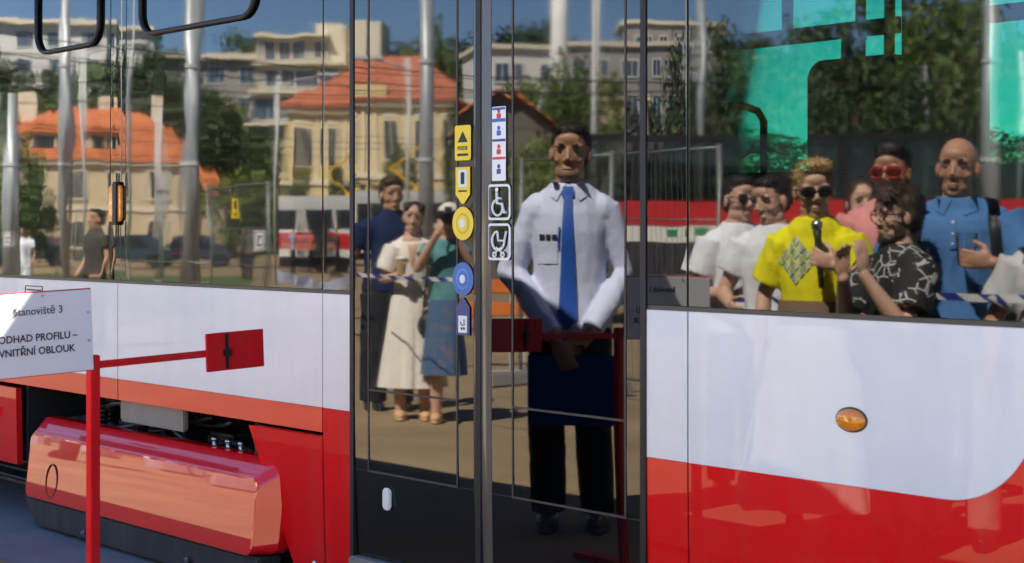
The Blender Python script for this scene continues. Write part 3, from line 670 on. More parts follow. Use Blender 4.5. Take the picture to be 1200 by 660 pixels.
def bm_(al, z): 
    p = S0 + d2 * al + u2 * z + NX * 0.0272 - S0
    return Matrix.Translation(p) @ Matrix(((d2.x, u2.x, NX.x, 0), (d2.y, u2.y, NX.y, 0), (d2.z, u2.z, NX.z, 0), (0, 0, 0, 1)))
text_mesh('Stanoviště 3', 0.034, 'lettering', M['ink'], bd, bm_(-0.165, 1.205), bold=0.0001, depth=0.0004)
text_mesh('ODHAD PROFILU –', 0.032, 'lettering', M['ink'], bd, bm_(-0.168, 1.122), bold=0.0005, depth=0.0004, sx=0.98)
text_mesh('VNITŘNÍ OBLOUK', 0.032, 'lettering', M['ink'], bd, bm_(-0.172, 1.080), bold=0.0005, depth=0.0004, sx=0.98)
for al, z in ((-0.30, 1.25), (-0.15, 1.252), (0.008, 1.19), (0.008, 1.10)):
    mb = MB(); q = S0 + d2 * al + u2 * z; mb.tube([q + NX * 0.0262, q + NX * 0.029], 0.004, seg=8); mb.build('staple', M['steel'], bd)
tilt_box((0.020, -0.009, 1.005), (0.50, 0.009, 1.028)).build('arm', M['stand_red'], ST, bevel=0.002)
pl = tilt_box((0.455, 0.010, 0.955), (0.690, 0.020, 1.085)).build('gauge_plate', M['stand_red'], ST, bevel=0.002)
mb = MB(); q = S0 + d2 * 0.535 + u2 * 1.016 + NX * 0.021
mb.tube([q, q + NX * 0.012], 0.017, seg=6); mb.frame_box(q, d2, NX, u2, (-0.006, 0, -0.055), (0.006, 0.003, 0.065)); mb.build('clamp_bolt', M['rubber'], pl)

def strands(ob, n, length, width, seed, out=.35, flow=(0, -.3, -1)):
    """short blades over a hair shape, joined into it"""
    rnd = random.Random(seed); me = ob.data; vs = [v.co.copy() for v in me.vertices]; ns = [v.normal.copy() for v in me.vertices]; fs = [tuple(p.vertices) for p in me.polygons]
    fl = Vector(flow); base = len(vs); N0 = base
    for i in range(n):
        k = rnd.randrange(N0); p, nn = vs[k], ns[k]; t = fl + Vector((rnd.gauss(0, .45), rnd.gauss(0, .45), rnd.gauss(0, .35))); t = t - nn * t.dot(nn)
        if t.length < .05: continue
        t = (t.normalized() + nn * rnd.uniform(.05, out)).normalized(); s = t.cross(nn).normalized() * width * rnd.uniform(.5, 1.3); L_ = length * rnd.uniform(.5, 1.3); q = p - nn * .003; o = len(vs)
        vs += [q - s, q + s, q + t * L_ * .6 + s * .7, q + t * L_ - nn * .002, q + t * L_ * .6 - s * .7]; fs.append((o, o + 1, o + 2, o + 3, o + 4))
    m2 = bpy.data.meshes.new('hair'); m2.from_pydata(vs, [], fs)
    for m in me.materials: m2.materials.append(m)
    m2.polygons.foreach_set('use_smooth', [True] * len(m2.polygons)); ob.data = m2; return ob

# ================================================================== ACROSS THE STREET (seen in the tram's glass)
M['pole'] = mat('galvanised_pole', (0.33, 0.35, 0.36), 0.45, metal=0.3, var=0.12, vscale=4)
M['pole_pale'] = mat('pale_grey_pole', (0.5, 0.5, 0.49), 0.5, var=0.1, vscale=4)
M['wire'] = mat('overhead_wire', (0.02, 0.02, 0.02), 0.6, var=0.1)
M['cream'] = mat('cream_render', (0.62, 0.50, 0.33), 0.85, var=0.10, vscale=1.2, bump=0.004, bscale=20)
M['yellow_wall'] = mat('yellow_render', (0.68, 0.54, 0.27), 0.85, var=0.10, vscale=1.0, bump=0.004, bscale=20)
M['beige'] = mat('beige_cladding', (0.55, 0.46, 0.34), 0.8, var=0.08, vscale=0.6)
M['white_wall'] = mat('white_render', (0.70, 0.68, 0.64), 0.8, var=0.08, vscale=0.5)
M['grey_wall'] = mat('grey_render', (0.33, 0.31, 0.29), 0.8, var=0.12, vscale=0.7)
M['ochre_grey'] = mat('shed_wall', (0.16, 0.14, 0.115), 0.85, var=0.2, vscale=0.9)
M['stucco'] = mat('pale_stucco', (0.74, 0.66, 0.50), 0.8, var=0.06, vscale=2)
M['win_dark'] = mat('dark_window', (0.025, 0.028, 0.035), 0.15, var=0.3, vscale=0.8)
M['win_blue'] = mat('blue_window', (0.06, 0.09, 0.14), 0.12, var=0.3, vscale=0.5)
def tile_mat(name, c):
    m, nt, b = new_mat(name); N = nt.nodes; L = nt.links; b.inputs['Roughness'].default_value = 0.85
    tc = N.new('ShaderNodeTexCoord'); w = N.new('ShaderNodeTexWave'); w.bands_direction = 'Z'; w.inputs['Scale'].default_value = 1.6; w.inputs['Distortion'].default_value = 1.5
    n = N.new('ShaderNodeTexNoise'); n.inputs['Scale'].default_value = 1.7; n.inputs['Detail'].default_value = 8
    L.new(tc.outputs['Object'], w.inputs[0]); L.new(tc.outputs['Object'], n.inputs[0])
    r = N.new('ShaderNodeValToRGB'); r.color_ramp.elements[0].color = (c[0] * .65, c[1] * .6, c[2] * .6, 1); r.color_ramp.elements[1].color = (c[0] * 1.15, c[1] * 1.15, c[2] * 1.15, 1)
    r.color_ramp.elements[0].position = .3; r.color_ramp.elements[1].position = .7
    L.new(n.outputs['Fac'], r.inputs[0]); L.new(r.outputs[0], b.inputs['Base Color'])
    bp = N.new('ShaderNodeBump'); bp.inputs['Distance'].default_value = 0.06; L.new(w.outputs['Fac'], bp.inputs['Height']); L.new(bp.outputs[0], b.inputs['Normal'])
    return m
M['tiles'] = tile_mat('orange_roof_tiles', (0.55, 0.17, 0.06)); M['tiles_red'] = tile_mat('red_roof_tiles', (0.48, 0.15, 0.075))
def leaf_mat(name, c):
    m, nt, b = new_mat(name); N = nt.nodes; L = nt.links; b.inputs['Roughness'].default_value = 0.6
    oi = N.new('ShaderNodeObjectInfo'); g = N.new('ShaderNodeNewGeometry')
    r = N.new('ShaderNodeValToRGB'); e = r.color_ramp.elements
    e[0].color = (c[0] * .6, c[1] * .65, c[2] * .6, 1); e[1].color = (c[0] * 1.5, c[1] * 1.35, c[2] * 1.3, 1)
    L.new(g.outputs['Random Per Island'], r.inputs[0])
    hs = N.new('ShaderNodeHueSaturation'); mr = N.new('ShaderNodeMapRange'); mr.inputs[3].default_value = 0.75; mr.inputs[4].default_value = 1.25
    L.new(oi.outputs['Random'], mr.inputs[0]); L.new(mr.outputs[0], hs.inputs['Value']); L.new(r.outputs[0], hs.inputs['Color']); L.new(hs.outputs[0], b.inputs['Base Color'])
    return m
M['leaf'] = leaf_mat('green_leaves', (0.075, 0.12, 0.025)); M['leaf_dark'] = leaf_mat('dark_leaves', (0.03, 0.055, 0.015)); M['leaf_light'] = leaf_mat('yellow_green_leaves', (0.11, 0.15, 0.03))
M['bark'] = mat('bark', (0.09, 0.065, 0.045), 0.9, var=0.3, vscale=6, bump=0.02, bscale=12)
M['grass'] = mat('mown_grass', (0.07, 0.11, 0.025), 0.9, var=0.35, vscale=1.5, bump=0.03, bscale=30)

# ---------- trees
def crown_mesh(seed, n_clump, n_leaf, size, shape, material):
    rnd = random.Random(seed); mb = MB()
    for c in range(n_clump):
        for _ in range(30):
            p = Vector((rnd.uniform(-1, 1), rnd.uniform(-1, 1), rnd.uniform(-1, 1)))
            if 0.35 < p.length < 1: break
        w = shape(p.z)
        ctr = Vector((p.x * w, p.y * w, p.z)) ; cr = rnd.uniform(0.14, 0.30)
        for l in range(n_leaf):
            d = Vector((rnd.gauss(0, 1), rnd.gauss(0, 1), rnd.gauss(0, 0.8))); d = d.normalized() * cr * rnd.uniform(0.35, 1.0) ** 0.6
            q = ctr + d; s = size * rnd.uniform(0.6, 1.4)
            nrm = (d.normalized() + Vector((rnd.gauss(0, .6), rnd.gauss(0, .6), rnd.gauss(0.3, .6)))).normalized()
            u = nrm.orthogonal().normalized(); ang = rnd.uniform(0, 6.28); u = Matrix.Rotation(ang, 3, nrm) @ u; v = nrm.cross(u)
            mb.add([q - u * s, q + v * s * .45 + nrm * s * .15, q + u * s, q - v * s * .45 + nrm * s * .1], [(0, 1, 2, 3)])
    return mb.mesh('crown', [material])
def trunk_mesh(seed, h):
    rnd = random.Random(seed); mb = MB()
    mb.tube([(0, 0, 0), (0.02, 0, h * .3), (-0.02, 0.02, h * .6), (0.02, 0, h)], [0.055, 0.04, 0.03, 0.012], seg=8)
    for k in range(6):
        a = k * 1.05 + rnd.random(); z = h * (.45 + .08 * k); r = 0.45
        mb.tube([(0, 0, z), (r * .5 * math.cos(a), r * .5 * math.sin(a), z + .18), (r * math.cos(a), r * math.sin(a), z + .42)], [0.02, 0.014, 0.006], seg=6)
    return mb.mesh('trunk', [M['bark']], True)
PROTO = {}
rnd_shape = lambda z: 1.0
PROTO['round'] = [crown_mesh(1, 95, 34, 0.062, lambda z: 1.0, M['leaf']), crown_mesh(2, 95, 34, 0.062, lambda z: 1.0, M['leaf_dark']), crown_mesh(3, 85, 34, 0.066, lambda z: 1.0, M['leaf_light'])]
PROTO['tall'] = [crown_mesh(4, 80, 34, 0.06, lambda z: 0.9 - 0.35 * z, M['leaf']), crown_mesh(5, 80, 34, 0.06, lambda z: 0.9 - 0.4 * z, M['leaf_dark'])]
TRUNK = trunk_mesh(9, 1.0)
def tree(p, h, w, kind='round', var=0, label='', group=None, low=0.28):
    """p ground point; crown fills from low*h to h"""
    t = thing('tree', label, 'tree', p, random.uniform(0, 6.28), group)
    o = link('crown', PROTO[kind][var], t); cz = h * (1 + low) / 2; o.location = (0, 0, cz); o.scale = (w / 2, w / 2, h * (1 - low) / 2)
    k = link('trunk', TRUNK, t); k.scale = (w * .75, w * .75, h * 0.72); return t
def mtree(px, D, ytop, wpx, kind='round', var=0, label='', group=None, low=0.2):
    p, D = mir(px, D); return tree(p, mz(ytop, D), wpx * 1.4 * D / F, kind, var, label, group, low)

# ---------- hillside
def hill_h(x, y):
    v = Vector((x, y, 0)); d = -(v.x * math.sin(PHI)) - (v.y + 0) * math.cos(PHI)
    t = min(110.0, max(0.0, d - 118.0))
    return -0.6 + 0.145 * t * min(1, t / 60) + 1.2 * noise.noise(Vector((x * .02, y * .02, 0))) * min(1, t / 40)
M['hill'] = mat('hill_scrub', (0.05, 0.075, 0.025), 0.95, var=0.4, vscale=0.15, bump=0.4, bscale=0.6)
c0, _ = mir(600, 260)
hl = grid_sheet('hill', c0.x, c0.y, 420, 60, 0, M['hill'], hill_h)
# grass strip by the road
mb = MB(); pts = [mir(-120, 30)[0], mir(262, 30)[0], mir(300, 60)[0], mir(-250, 62)[0]]
mb.add([(p.x, p.y, 0.02) for p in pts], [(0, 1, 2, 3)]); gs = mb.build('grass_verge', M['grass'], rel=False); gs['kind'] = 'structure'

# ---------- buildings
UX, UY, UZ = MU, MV, Vector((0, 0, 1))
def bl(px, D, label, cat='building', name='house', ang=0.0):
    p, D = mir(px, D); b = thing(name, label, cat, p)
    b['_'] = 0; del b['_']
    ca, sa = math.cos(ang), math.sin(ang)
    return b, p, D, MU * ca + MV * sa, MV * ca - MU * sa
class BB:
    """pieces of one building, in u (right), v (away), z"""
    def __init__(s, px, D, label, name='house', ang=0.0, cat='building', su=1.0, sz=1.0): s.b, s.p, s.D, s.u, s.v = bl(px, D, label, cat, name, ang); s.u = s.u * su; s.z = UZ * sz
    def P(s, u, v, z): return s.p + s.u * u + s.v * v + s.z * z
    def box(s, name, a, b, m, parent=None): mb = MB(); mb.frame_box(s.p, s.u, s.v, s.z, a, b); return mb.build(name, M[m], parent or s.b)
    def poly(s, name, pts, fs, m, parent=None): mb = MB(); mb.add([s.P(*q) for q in pts], fs); return mb.build(name, M[m], parent or s.b)
    def window(s, u0, u1, z0, z1, m='win_dark', fr='stucco', v=0.0, fw=0.12):
        f = MB()
        for a, b in (((u0 - fw, v - .07, z0 - fw), (u0, v, z1 + fw)), ((u1, v - .07, z0 - fw), (u1 + fw, v, z1 + fw)), ((u0, v - .07, z1), (u1, v, z1 + fw)), ((u0, v - .10, z0 - fw), (u1, v, z0))): f.frame_box(s.p, s.u, s.v, s.z, a, b)
        w = f.build('window', M[fr], s.b); s.box('pane', (u0, v - 0.02, z0), (u1, v - 0.004, z1), m, w)
        if u1 - u0 > 0.5:
            uc = (u0 + u1) / 2; s.box('glazing_bar', (uc - .03, v - .05, z0), (uc + .03, v - .021, z1), fr, w)
        return w
    def hip(s, u0, u1, v0, v1, z0, z1, ov, inset, m, name='roof'):
        a = (u0 - ov, v0 - ov, z0); b = (u1 + ov, v0 - ov, z0); c = (u1 + ov, v1 + ov, z0); d = (u0 - ov, v1 + ov, z0); vm = (v0 + v1) / 2
        e = (u0 + inset, vm, z1); f = (u1 - inset, vm, z1); base = [(q[0], q[1], q[2] - 0.18) for q in (a, b, c, d)]
        return s.poly(name, [a, b, c, d, e, f] + base, [(0, 1, 5, 4), (1, 2, 5), (2, 3, 4, 5), (3, 0, 4), (6, 7, 1, 0), (7, 8, 2, 1), (8, 9, 3, 2), (9, 6, 0, 3), (9, 8, 7, 6)], m)

# house with the orange mansard roof
h = BB(112, 104, 'cream villa with orange mansard roof, mirrored in the left window', 'villa', 0.25, su=1.2, sz=.9)
k = 92 / F
h.box('wall', (-4.6, 0, 0), (4.6, 9, 6.4), 'cream'); h.box('cornice', (-4.8, -0.25, 6.4), (4.8, 0.0, 6.75), 'stucco'); h.box('band', (-4.65, -0.08, 3.3), (4.65, -0.002, 3.55), 'stucco')
rf = h.poly('roof', [(-4.9, -.35, 6.7), (4.9, -.35, 6.7), (4.9, 9.3, 6.7), (-4.9, 9.3, 6.7), (-3.7, 1.1, 9.2), (3.7, 1.1, 9.2), (3.7, 8, 9.2), (-3.7, 8, 9.2), (-1.6, 4.4, 10.6), (1.6, 4.4, 10.6)],
       [(0, 1, 5, 4), (1, 2, 6, 5), (2, 3, 7, 6), (3, 0, 4, 7), (4, 5, 9, 8), (5, 6, 9), (6, 7, 8, 9), (7, 4, 8)], 'tiles')
for u in (-3.0, -1.0, 1.0, 3.0):
    h.window(u - 0.4, u + 0.4, 4.1, 5.9, fr='stucco'); h.window(u - 0.4, u + 0.4, 0.9, 2.6, fr='stucco')
for u in (-2.6, 0.2):
    d = h.box('dormer', (u - .7, .15, 7.2), (u + .7, 1.6, 8.6), 'cream'); h.box('dormer_window', (u - .4, .11, 7.5), (u + .4, .145, 8.3), 'win_dark', d)
    h.poly('dormer_roof', [(u - .95, -.05, 8.5), (u + .95, -.05, 8.5), (u, -.05, 9.25), (u - .95, 2.0, 8.5), (u + .95, 2.0, 8.5), (u, 2.0, 9.25)], [(0, 1, 2), (0, 2, 5, 3), (1, 4, 5, 2), (0, 3, 4, 1)], 'tiles', d)
for u, v in ((-3.4, 3), (0.6, 5), (3.2, 3.4)): h.box('chimney', (u - .35, v, 8.9), (u + .35, v + .7, 11.4), 'stucco', rf)
h.box('extension', (4.7, 1.0, 0), (6.4, 8, 4.6), 'cream'); h.hip(4.7, 6.4, 1.0, 8, 4.6, 6.6, .4, .7, 'tiles', 'extension_roof')
# yellow building
y = BB(438, 104, 'yellow stucco building with red tiled hip roof and tall narrow windows', 'town_house', -0.12)
y.box('wall', (-5.4, 0, 0), (5.6, 11, 9.0), 'yellow_wall'); y.box('cornice', (-5.7, -.35, 9.0), (5.9, 0, 9.45), 'stucco'); y.box('plinth_band', (-5.5, -.12, 4.6), (5.7, -.002, 4.9), 'stucco')
yr = y.hip(-5.4, 5.6, 0, 11, 9.45, 12.6, .5, 3.6, 'tiles_red')
for i in range(6):
    u = -4.5 + i * 1.85; y.window(u - .38, u + .38, 5.8, 8.1); y.window(u - .38, u + .38, 1.6, 3.9)
    y.box('pilaster', (u + .78, -.10, 4.9), (u + 1.02, -.003, 9.0), 'stucco')
    y.box('panel_relief', (u - .45, -.06, 8.35), (u + .45, -.003, 8.75), 'stucco')
for u in (-2.4, 2.0): y.box('chimney', (u, 4.6, 11.6), (u + .7, 5.4, 13.4), 'stucco', yr)
y.box('gable_front', (-1.3, -.30, 9.46), (0.9, 0.3, 10.3), 'yellow_wall')
# modern terraced block behind
m_ = BB(366, 168, 'beige stepped modern block high on the hillside', 'apartment_block', -0.1)
zb = mz(135, 168)
for i, (u0, u1, z0, z1) in enumerate(((-6.5, 7.5, -9, 0), (-6.5, 3.2, 0, 3.2), (-6.3, 2.0, 3.2, 6.2), (-6.8, 0.4, 6.2, 9.2))):
    m_.box('storey', (u0, i * 1.6, zb + z0), (u1, 12, zb + z1), 'beige'); m_.box('balcony_slab', (u0 - .2, i * 1.6 - 1.0, zb + z1 - .35), (u1 + .2, i * 1.6 - 0.002, zb + z1 - 0.01), 'stucco')
    if i:
        n = 4
        for j in range(n):
            w = (u1 - u0) / n; m_.window(u0 + w * j + .3, u0 + w * (j + 1) - .3, zb + z0 + .5, zb + z1 - .8, 'win_blue', 'white_wall', v=i * 1.6)
m_.box('stair_tower', (-0.9, 5, zb + 6), (2.2, 9, zb + 10.4), 'stucco'); m_.box('stair_tower', (3.3, 3, zb - 2), (6.2, 10, zb + 9.6), 'stucco')
# white hill houses, top left
for px, D, yt, yb, w, lab, mm in ((45, 190, 22, 92, 15, 'long white modern house on the hilltop at far left', 'white_wall'), (118, 205, 30, 88, 12, 'white flat-roofed house beside the long hilltop house', 'white_wall'), (238, 180, 62, 120, 12, 'grey flat-roofed block half hidden by hill trees', 'grey_wall')):
    b = BB(px, D, lab, 'hill_house', 0.1); zt, zl = mz(yt, D), mz(yb, D)
    b.box('wall', (-w / 2, 0, zl - 8), (w / 2, 9, zt), mm); b.box('roof_slab', (-w / 2 - .5, -.8, zt), (w / 2 + .5, 9.4, zt + .5), 'stucco')
    for j in range(4):
        u = -w / 2 + w * (j + .5) / 4
        for zf in (zt - 2.5, zt - 5.6): b.window(u - .9, u + .9, zf, zf + 1.6, 'win_blue', 'white_wall')
# shed with a tiled gable beside the man with the tie
sh = BB(612, 46, 'grey-brown shed with orange tiled gable roof', 'shed', 0.12)
sh.box('wall', (-1.6, 0, 0), (0.9, 3, mz(150, 46)), 'ochre_grey')
sh.poly('gable', [(-1.6, -.01, mz(150, 46)), (0.9, -.01, mz(150, 46)), (-.35, -.01, mz(108, 46)), (-1.6, 6, mz(150, 46)), (0.9, 6, mz(150, 46)), (-.35, 6, mz(108, 46))], [(0, 1, 2), (5, 4, 3)], 'ochre_grey')
sh.poly('roof', [(-1.8, -.3, mz(152, 46)), (-.35, -.3, mz(104, 46)), (1.1, -.3, mz(152, 46)), (-1.8, 6.3, mz(152, 46)), (-.35, 6.3, mz(104, 46)), (1.1, 6.3, mz(152, 46)), (-.35, -.3, mz(108, 46)), (-.35, 6.3, mz(108, 46))], [(0, 1, 4, 3), (1, 2, 5, 4), (0, 3, 7, 6), (6, 7, 5, 2), (0, 6, 1), (1, 6, 2)], 'tiles')
# white silo-like towers and houses over the door
for px, w, yt, lab in ((655, 20, -40, 'tall round white chimney, the thicker of two'), (700, 10, -60, 'slender pale chimney right of the thick one')):
    p, D = mir(px, 120); t = thing('chimney_stack', lab, 'chimney', p); mb = MB(); r = w * D / F / 2; zt = mz(yt, D)
    mb.tube([p + UZ * 0, p + UZ * zt * .5, p + UZ * zt], [r * 1.15, r * 1.05, r], seg=20); mb.build('shaft', M['white_wall'], t, smooth=True)
    mb = MB(); mb.tube([p + UZ * (zt - .6), p + UZ * (zt + .1)], r * 1.12, seg=20); mb.build('rim', M['grey_wall'], t)
for px, D, yt, yb, w, lab, mm, an in ((622, 130, 58, 130, 5.0, 'white gabled house left of the thick chimney', 'white_wall', .2), (735, 140, 55, 150, 10, 'grey block behind the door edge', 'grey_wall', .1), (790, 150, 30, 150, 9, 'dark grey block reaching above the narrow pane', 'grey_wall', 0), (700, 96, 118, 150, 4.2, 'low pale container hut above the man with the tie', 'cream', 0)):
    b = BB(px, D, lab, 'block', an); zt = mz(yt, D); b.box('wall', (-w / 2, 0, 0), (w / 2, 7, zt), mm); b.box('roof_slab', (-w / 2 - .3, -.3, zt), (w / 2 + .3, 7.3, zt + .35), 'stucco')
    for j in range(max(2, int(w / 2))):
        u = -w / 2 + w * (j + .5) / max(2, int(w / 2)); zf = zt - 2.4
        while zf > 2: b.window(u - .5, u + .5, zf, zf + 1.3, 'win_blue', 'white_wall'); zf -= 3

# ---------- poles, wires
def pole(px, D, wpx, ytop, label, m='pole', arm=0, collar=True, group=None):
    p, D = mir(px, D); r = wpx * D / F / 2; zt = mz(ytop, D); t = thing('pole', label, 'pole', p, group=group)
    mb = MB(); mb.tube([p, p + UZ * zt], [r * 1.04, r * 0.92], seg=20); mb.build('shaft', M[m], t, smooth=True)
    mb = MB(); mb.tube([p, p + UZ * 0.12], r * 1.9, seg=12); mb.build('base_plate', M[m], t)
    if collar:
        for z in (mz(75, D), mz(190, D)):
            if z < zt: mb = MB(); mb.tube([p + UZ * z, p + UZ * (z + r * .5)], r * 1.1, seg=20); mb.build('collar', M['pole_pale'], t)
    if arm:
        z = zt - .3; mb = MB(); mb.tube([p + UZ * z, p + MU * arm + UZ * (z + .3)], [r * .6, r * .4], seg=8); a = mb.build('bracket', M[m], t, smooth=True)
        mb = MB(); q = p + MU * arm + UZ * (z + .3); mb.frame_box(q, MU, MV, UZ, (-.1, -.12, -.06), (.5, .12, .06)); mb.build('lamp_head', M[m], a, bevel=.02)
    return t
pole(500, 24, 19, -60, 'thick grey catenary pole behind the photographer')
pole(76, 27, 15, -60, 'grey catenary pole in front of the villa roof')
pole(224, 25, 23, -60, 'thickest grey pole, right of the villa')
pole(12, 30, 17, 105, 'short stout pole at the far left edge', arm=0)
pole(1160, 22, 21, -80, 'thick grey pole behind the bald man in blue')
pole(96, 40, 5, 45, 'slim lamp post next to the pole before the villa', m='pole_pale', arm=1.0, collar=False)
pole(190, 42, 4, 120, 'slim pale post right of the villa', m='pole_pale', collar=False)
pole(186, 50, 3, 130, 'thinnest post right of the villa', m='pole_pale', collar=False)
pole(323, 44, 5, 82, 'slim lamp post before the yellow building', m='pole_pale', arm=1.1, collar=False)
pole(477, 50, 5, 68, 'slim lamp post left of the thick pole', m='pole_pale', arm=-1.2, collar=False)
pole(697, 40, 7, -30, 'pale post with small boxes above the man with the tie', m='pole_pale', collar=False)
pole(820, 34, 8, -40, 'grey post at the edge of the narrow pane', collar=False)
pole(1087, 36, 7, 78, 'slim post left of the bald man', collar=False)
pole(1196, 30, 7, 60, 'slim post at the right edge', m='pole_pale', collar=False)
pole(150, 33, 5, -50, 'slim dark post behind the pillar', collar=False)
wr = random.Random(5)
for i in range(9):
    D = 24 + i * 5.5; y0 = 10 + i * 20 + wr.uniform(-10, 10); y1 = y0 + wr.uniform(-35, 35)
    a, _ = mir(-200, D); b, _ = mir(1400, D + wr.uniform(-6, 10)); path = []
    for k in range(13):
        t = k / 12; p = a.lerp(b, t); path.append(p + UZ * (mz(y0 + (y1 - y0) * t, D) - 1.2 * math.sin(math.pi * t) * 0.5))
    mb = MB(); mb.tube(path, 0.010 + 0.003 * (i % 2), seg=5)
    tag(mb.build('overhead_wire', M['wire'], rel=False), 'thin black overhead wire strung across the yard', 'wire', 'overhead wires across the yard')

# ---------- mesh fences
M['fence'] = mat('zinc_fence', (0.17, 0.18, 0.17), 0.45, metal=0.5, var=0.15)
def fence(p0, p1, h, label, npan=2, signs=(), step=0.09):
    p0 = Vector(p0); p1 = Vector(p1); t = thing('mesh_fence', label, 'fence', p0, group='site fence panels'); L_ = (p1 - p0).length; u = (p1 - p0).normalized()
    for k in range(npan + 1):
        q = p0 + u * (L_ * k / npan); mb = MB(); mb.tube([q, q + UZ * h], 0.02, seg=8); mb.build('post', M['fence'], t, smooth=True)
        mb = MB(); mb.frame_box(q, u, u.cross(UZ), UZ, (-.12, -.3, 0), (.12, .3, .14)); mb.build('foot_block', M['grey_wall'], t, bevel=.02)
    for k in range(npan):
        a = p0 + u * (L_ * k / npan + .03); b = p0 + u * (L_ * (k + 1) / npan - .03)
        for z in (.2, h * .5, h * .72, h - .03): mb = MB(); mb.tube([a + UZ * z, b + UZ * z], 0.014 if z > h * .9 or z < .3 else .007, seg=6); mb.build('rail', M['fence'], t, smooth=True)
        mb = MB(); n = int((b - a).length / step)
        for i in range(n + 1): q = a.lerp(b, i / n); mb.tube([q + UZ * .2, q + UZ * (h - .03)], 0.0028, seg=4, cap=False)
        w = mb.build('wire_mesh', M['fence'], t); w['kind'] = 'stuff'
    return t
a, _ = mir(246, 24); b, _ = mir(312, 21); f1 = fence(a, b, mz(214, 24), 'site mesh fence with yellow notice, left of the parked old tram', 1)
a, _ = mir(610, 16); b, _ = mir(842, 13.5); f2 = fence(a, b, mz(172, 14), 'site mesh fence behind the man with the tie', 2)
a, _ = mir(150, 26); b, _ = mir(246, 24.5); f3 = fence(a, b, mz(214, 24) * .5, 'low mesh fence before the villa', 1)
def hang_sign(px, py, D, w, h_, lines, m, label, parent_label=None, txt='ink'):
    p, D = mir(px, D); z = mz(py, D); o = thing('hanging_notice', label, 'notice', p + UZ * z - MV * .04)
    mb = MB(); mb.frame_box(p + UZ * z - MV * .04, MU, MV, UZ, (-w / 2, 0, -h_ / 2), (w / 2, .006, h_ / 2)); bd_ = mb.build('board', M[m], o)
    return o
h1 = hang_sign(277, 240, 22.6, .13, .26, (), 'st_yel', 'small yellow notice hung on the mesh fence'); 
mb = MB(); q = h1.location; mb.frame_box(q - MV * .003, MU, MV, UZ, (-.03, 0, -.09), (.03, .002, -.06)); mb.frame_box(q - MV * .003, MU, MV, UZ, (-.03, 0, 0), (.03, .002, .10)); mb.build('print', M['ink'], h1)
for px, lab in ((302, 'white framed notice with black L shape on the fence end'), (10, 'white framed notice with black L shape by the stout pole')):
    hh = hang_sign(px, 277, 21 if px > 100 else 28, .13, .24, (), 'st_white', lab); q = hh.location - MV * .004
    mb = MB()
    for aa, bb in (((-.055, 0, -.105), (.055, .002, -.095)), ((-.055, 0, .095), (.055, .002, .105)), ((-.055, 0, -.095), (-.047, .002, .095)), ((.047, 0, -.095), (.055, .002, .095)), ((-.02, 0, -.06), (.0, .002, .06)), ((.0, 0, -.06), (.035, .002, -.035)), ((.008, 0, .02), (.03, .002, .05))): mb.frame_box(q, MU, MV, UZ, aa, bb)
    mb.build('print', M['ink'], hh)

# ---------- old tram parked across the yard
M['old_red'] = mat('old_tram_red', (0.55, 0.02, 0.02), 0.35, coat=0.4, var=0.08); M['old_cream'] = mat('old_tram_cream', (0.74, 0.72, 0.66), 0.4, coat=0.3, var=0.05); M['roof_grey'] = mat('old_tram_roof', (0.50, 0.50, 0.48), 0.6, var=0.1)
M['panto'] = mat('yellow_pantograph', (0.75, 0.42, 0.02), 0.45, var=0.08); M['green_mark'] = mat('green_mark', (0.02, 0.25, 0.08), 0.5, var=0.1)
ot = BB(330, 68, 'old red and white tram with raised yellow pantograph', 'old_tram', 0.10, 'tram')
OL, OW = 9.4, 2.4
def oband(name, z0, z1, m, dv=0.0, u0=0.0):
    # plan outline with a rounded nose at the left end
    r = 0.7; out = [(u0 + r - r * math.cos(R(a)), dv + r - r * math.sin(R(a))) for a in range(0, 91, 15)] + [(OL, dv)]
    out2 = out + [(OL, OW - dv)] + [(p[0], OW - p[1]) for p in out[:-1]][::-1]
    n = len(out2); mb = MB(); mb.add([ot.P(p[0], p[1], z0) for p in out2] + [ot.P(p[0], p[1], z1) for p in out2], [(i, (i + 1) % n, (i + 1) % n + n, i + n) for i in range(n)] + [tuple(range(n)), tuple(range(2 * n - 1, n - 1, -1))])
    return mb.build(name, M[m], ot.b)
oband('underframe', .25, .55, 'rubber', .12); oband('white_skirt', .552, .95, 'old_cream'); oband('red_band', .952, 1.55, 'old_red', -.012); oband('white_band', 1.552, 1.72, 'old_cream'); oband('window_band', 1.722, 2.55, 'win_dark', .02); oband('cant_rail', 2.552, 2.85, 'roof_grey'); oband('roof', 2.852, 3.05, 'roof_grey', .12)
for i in range(7): ot.box('window_pillar', (.75 + i * 1.3, -.004, 1.73), (.87 + i * 1.3, .018, 2.545), 'old_cream')
ot.box('door_opening', (.9, -.02, .58), (1.9, -.013, 2.5), 'win_dark'); 
for u in (1.6, 2.3, 6.8, 7.6):
    mb = MB(); mb.tube([ot.P(u, .25, .33), ot.P(u, .40, .33)], .33, seg=20); mb.build('wheel', M['equip'], ot.b)
for u0 in (2.1, 4.7):
    pa = bpy.data.objects.new('pantograph', None); C.objects.link(pa); pa.parent = ot.b
    for vv in (.6, 1.8):
        for path in ([(u0 + .9, vv, 3.1), (u0 - .4, vv, 3.95), (u0 + 1.0, vv, 5.0)], [(u0 + .6, vv, 3.1), (u0 + 1.5, vv, 3.1)]):
            mb = MB(); mb.tube([ot.P(*q) for q in path], .055, seg=6); mb.build('arm', M['panto'], pa)
    mb = MB(); mb.tube([ot.P(u0 + 1.0, .2, 5.0), ot.P(u0 + 1.0, 2.2, 5.0)], .06, seg=6); mb.build('collector_bar', M['panto'], pa)
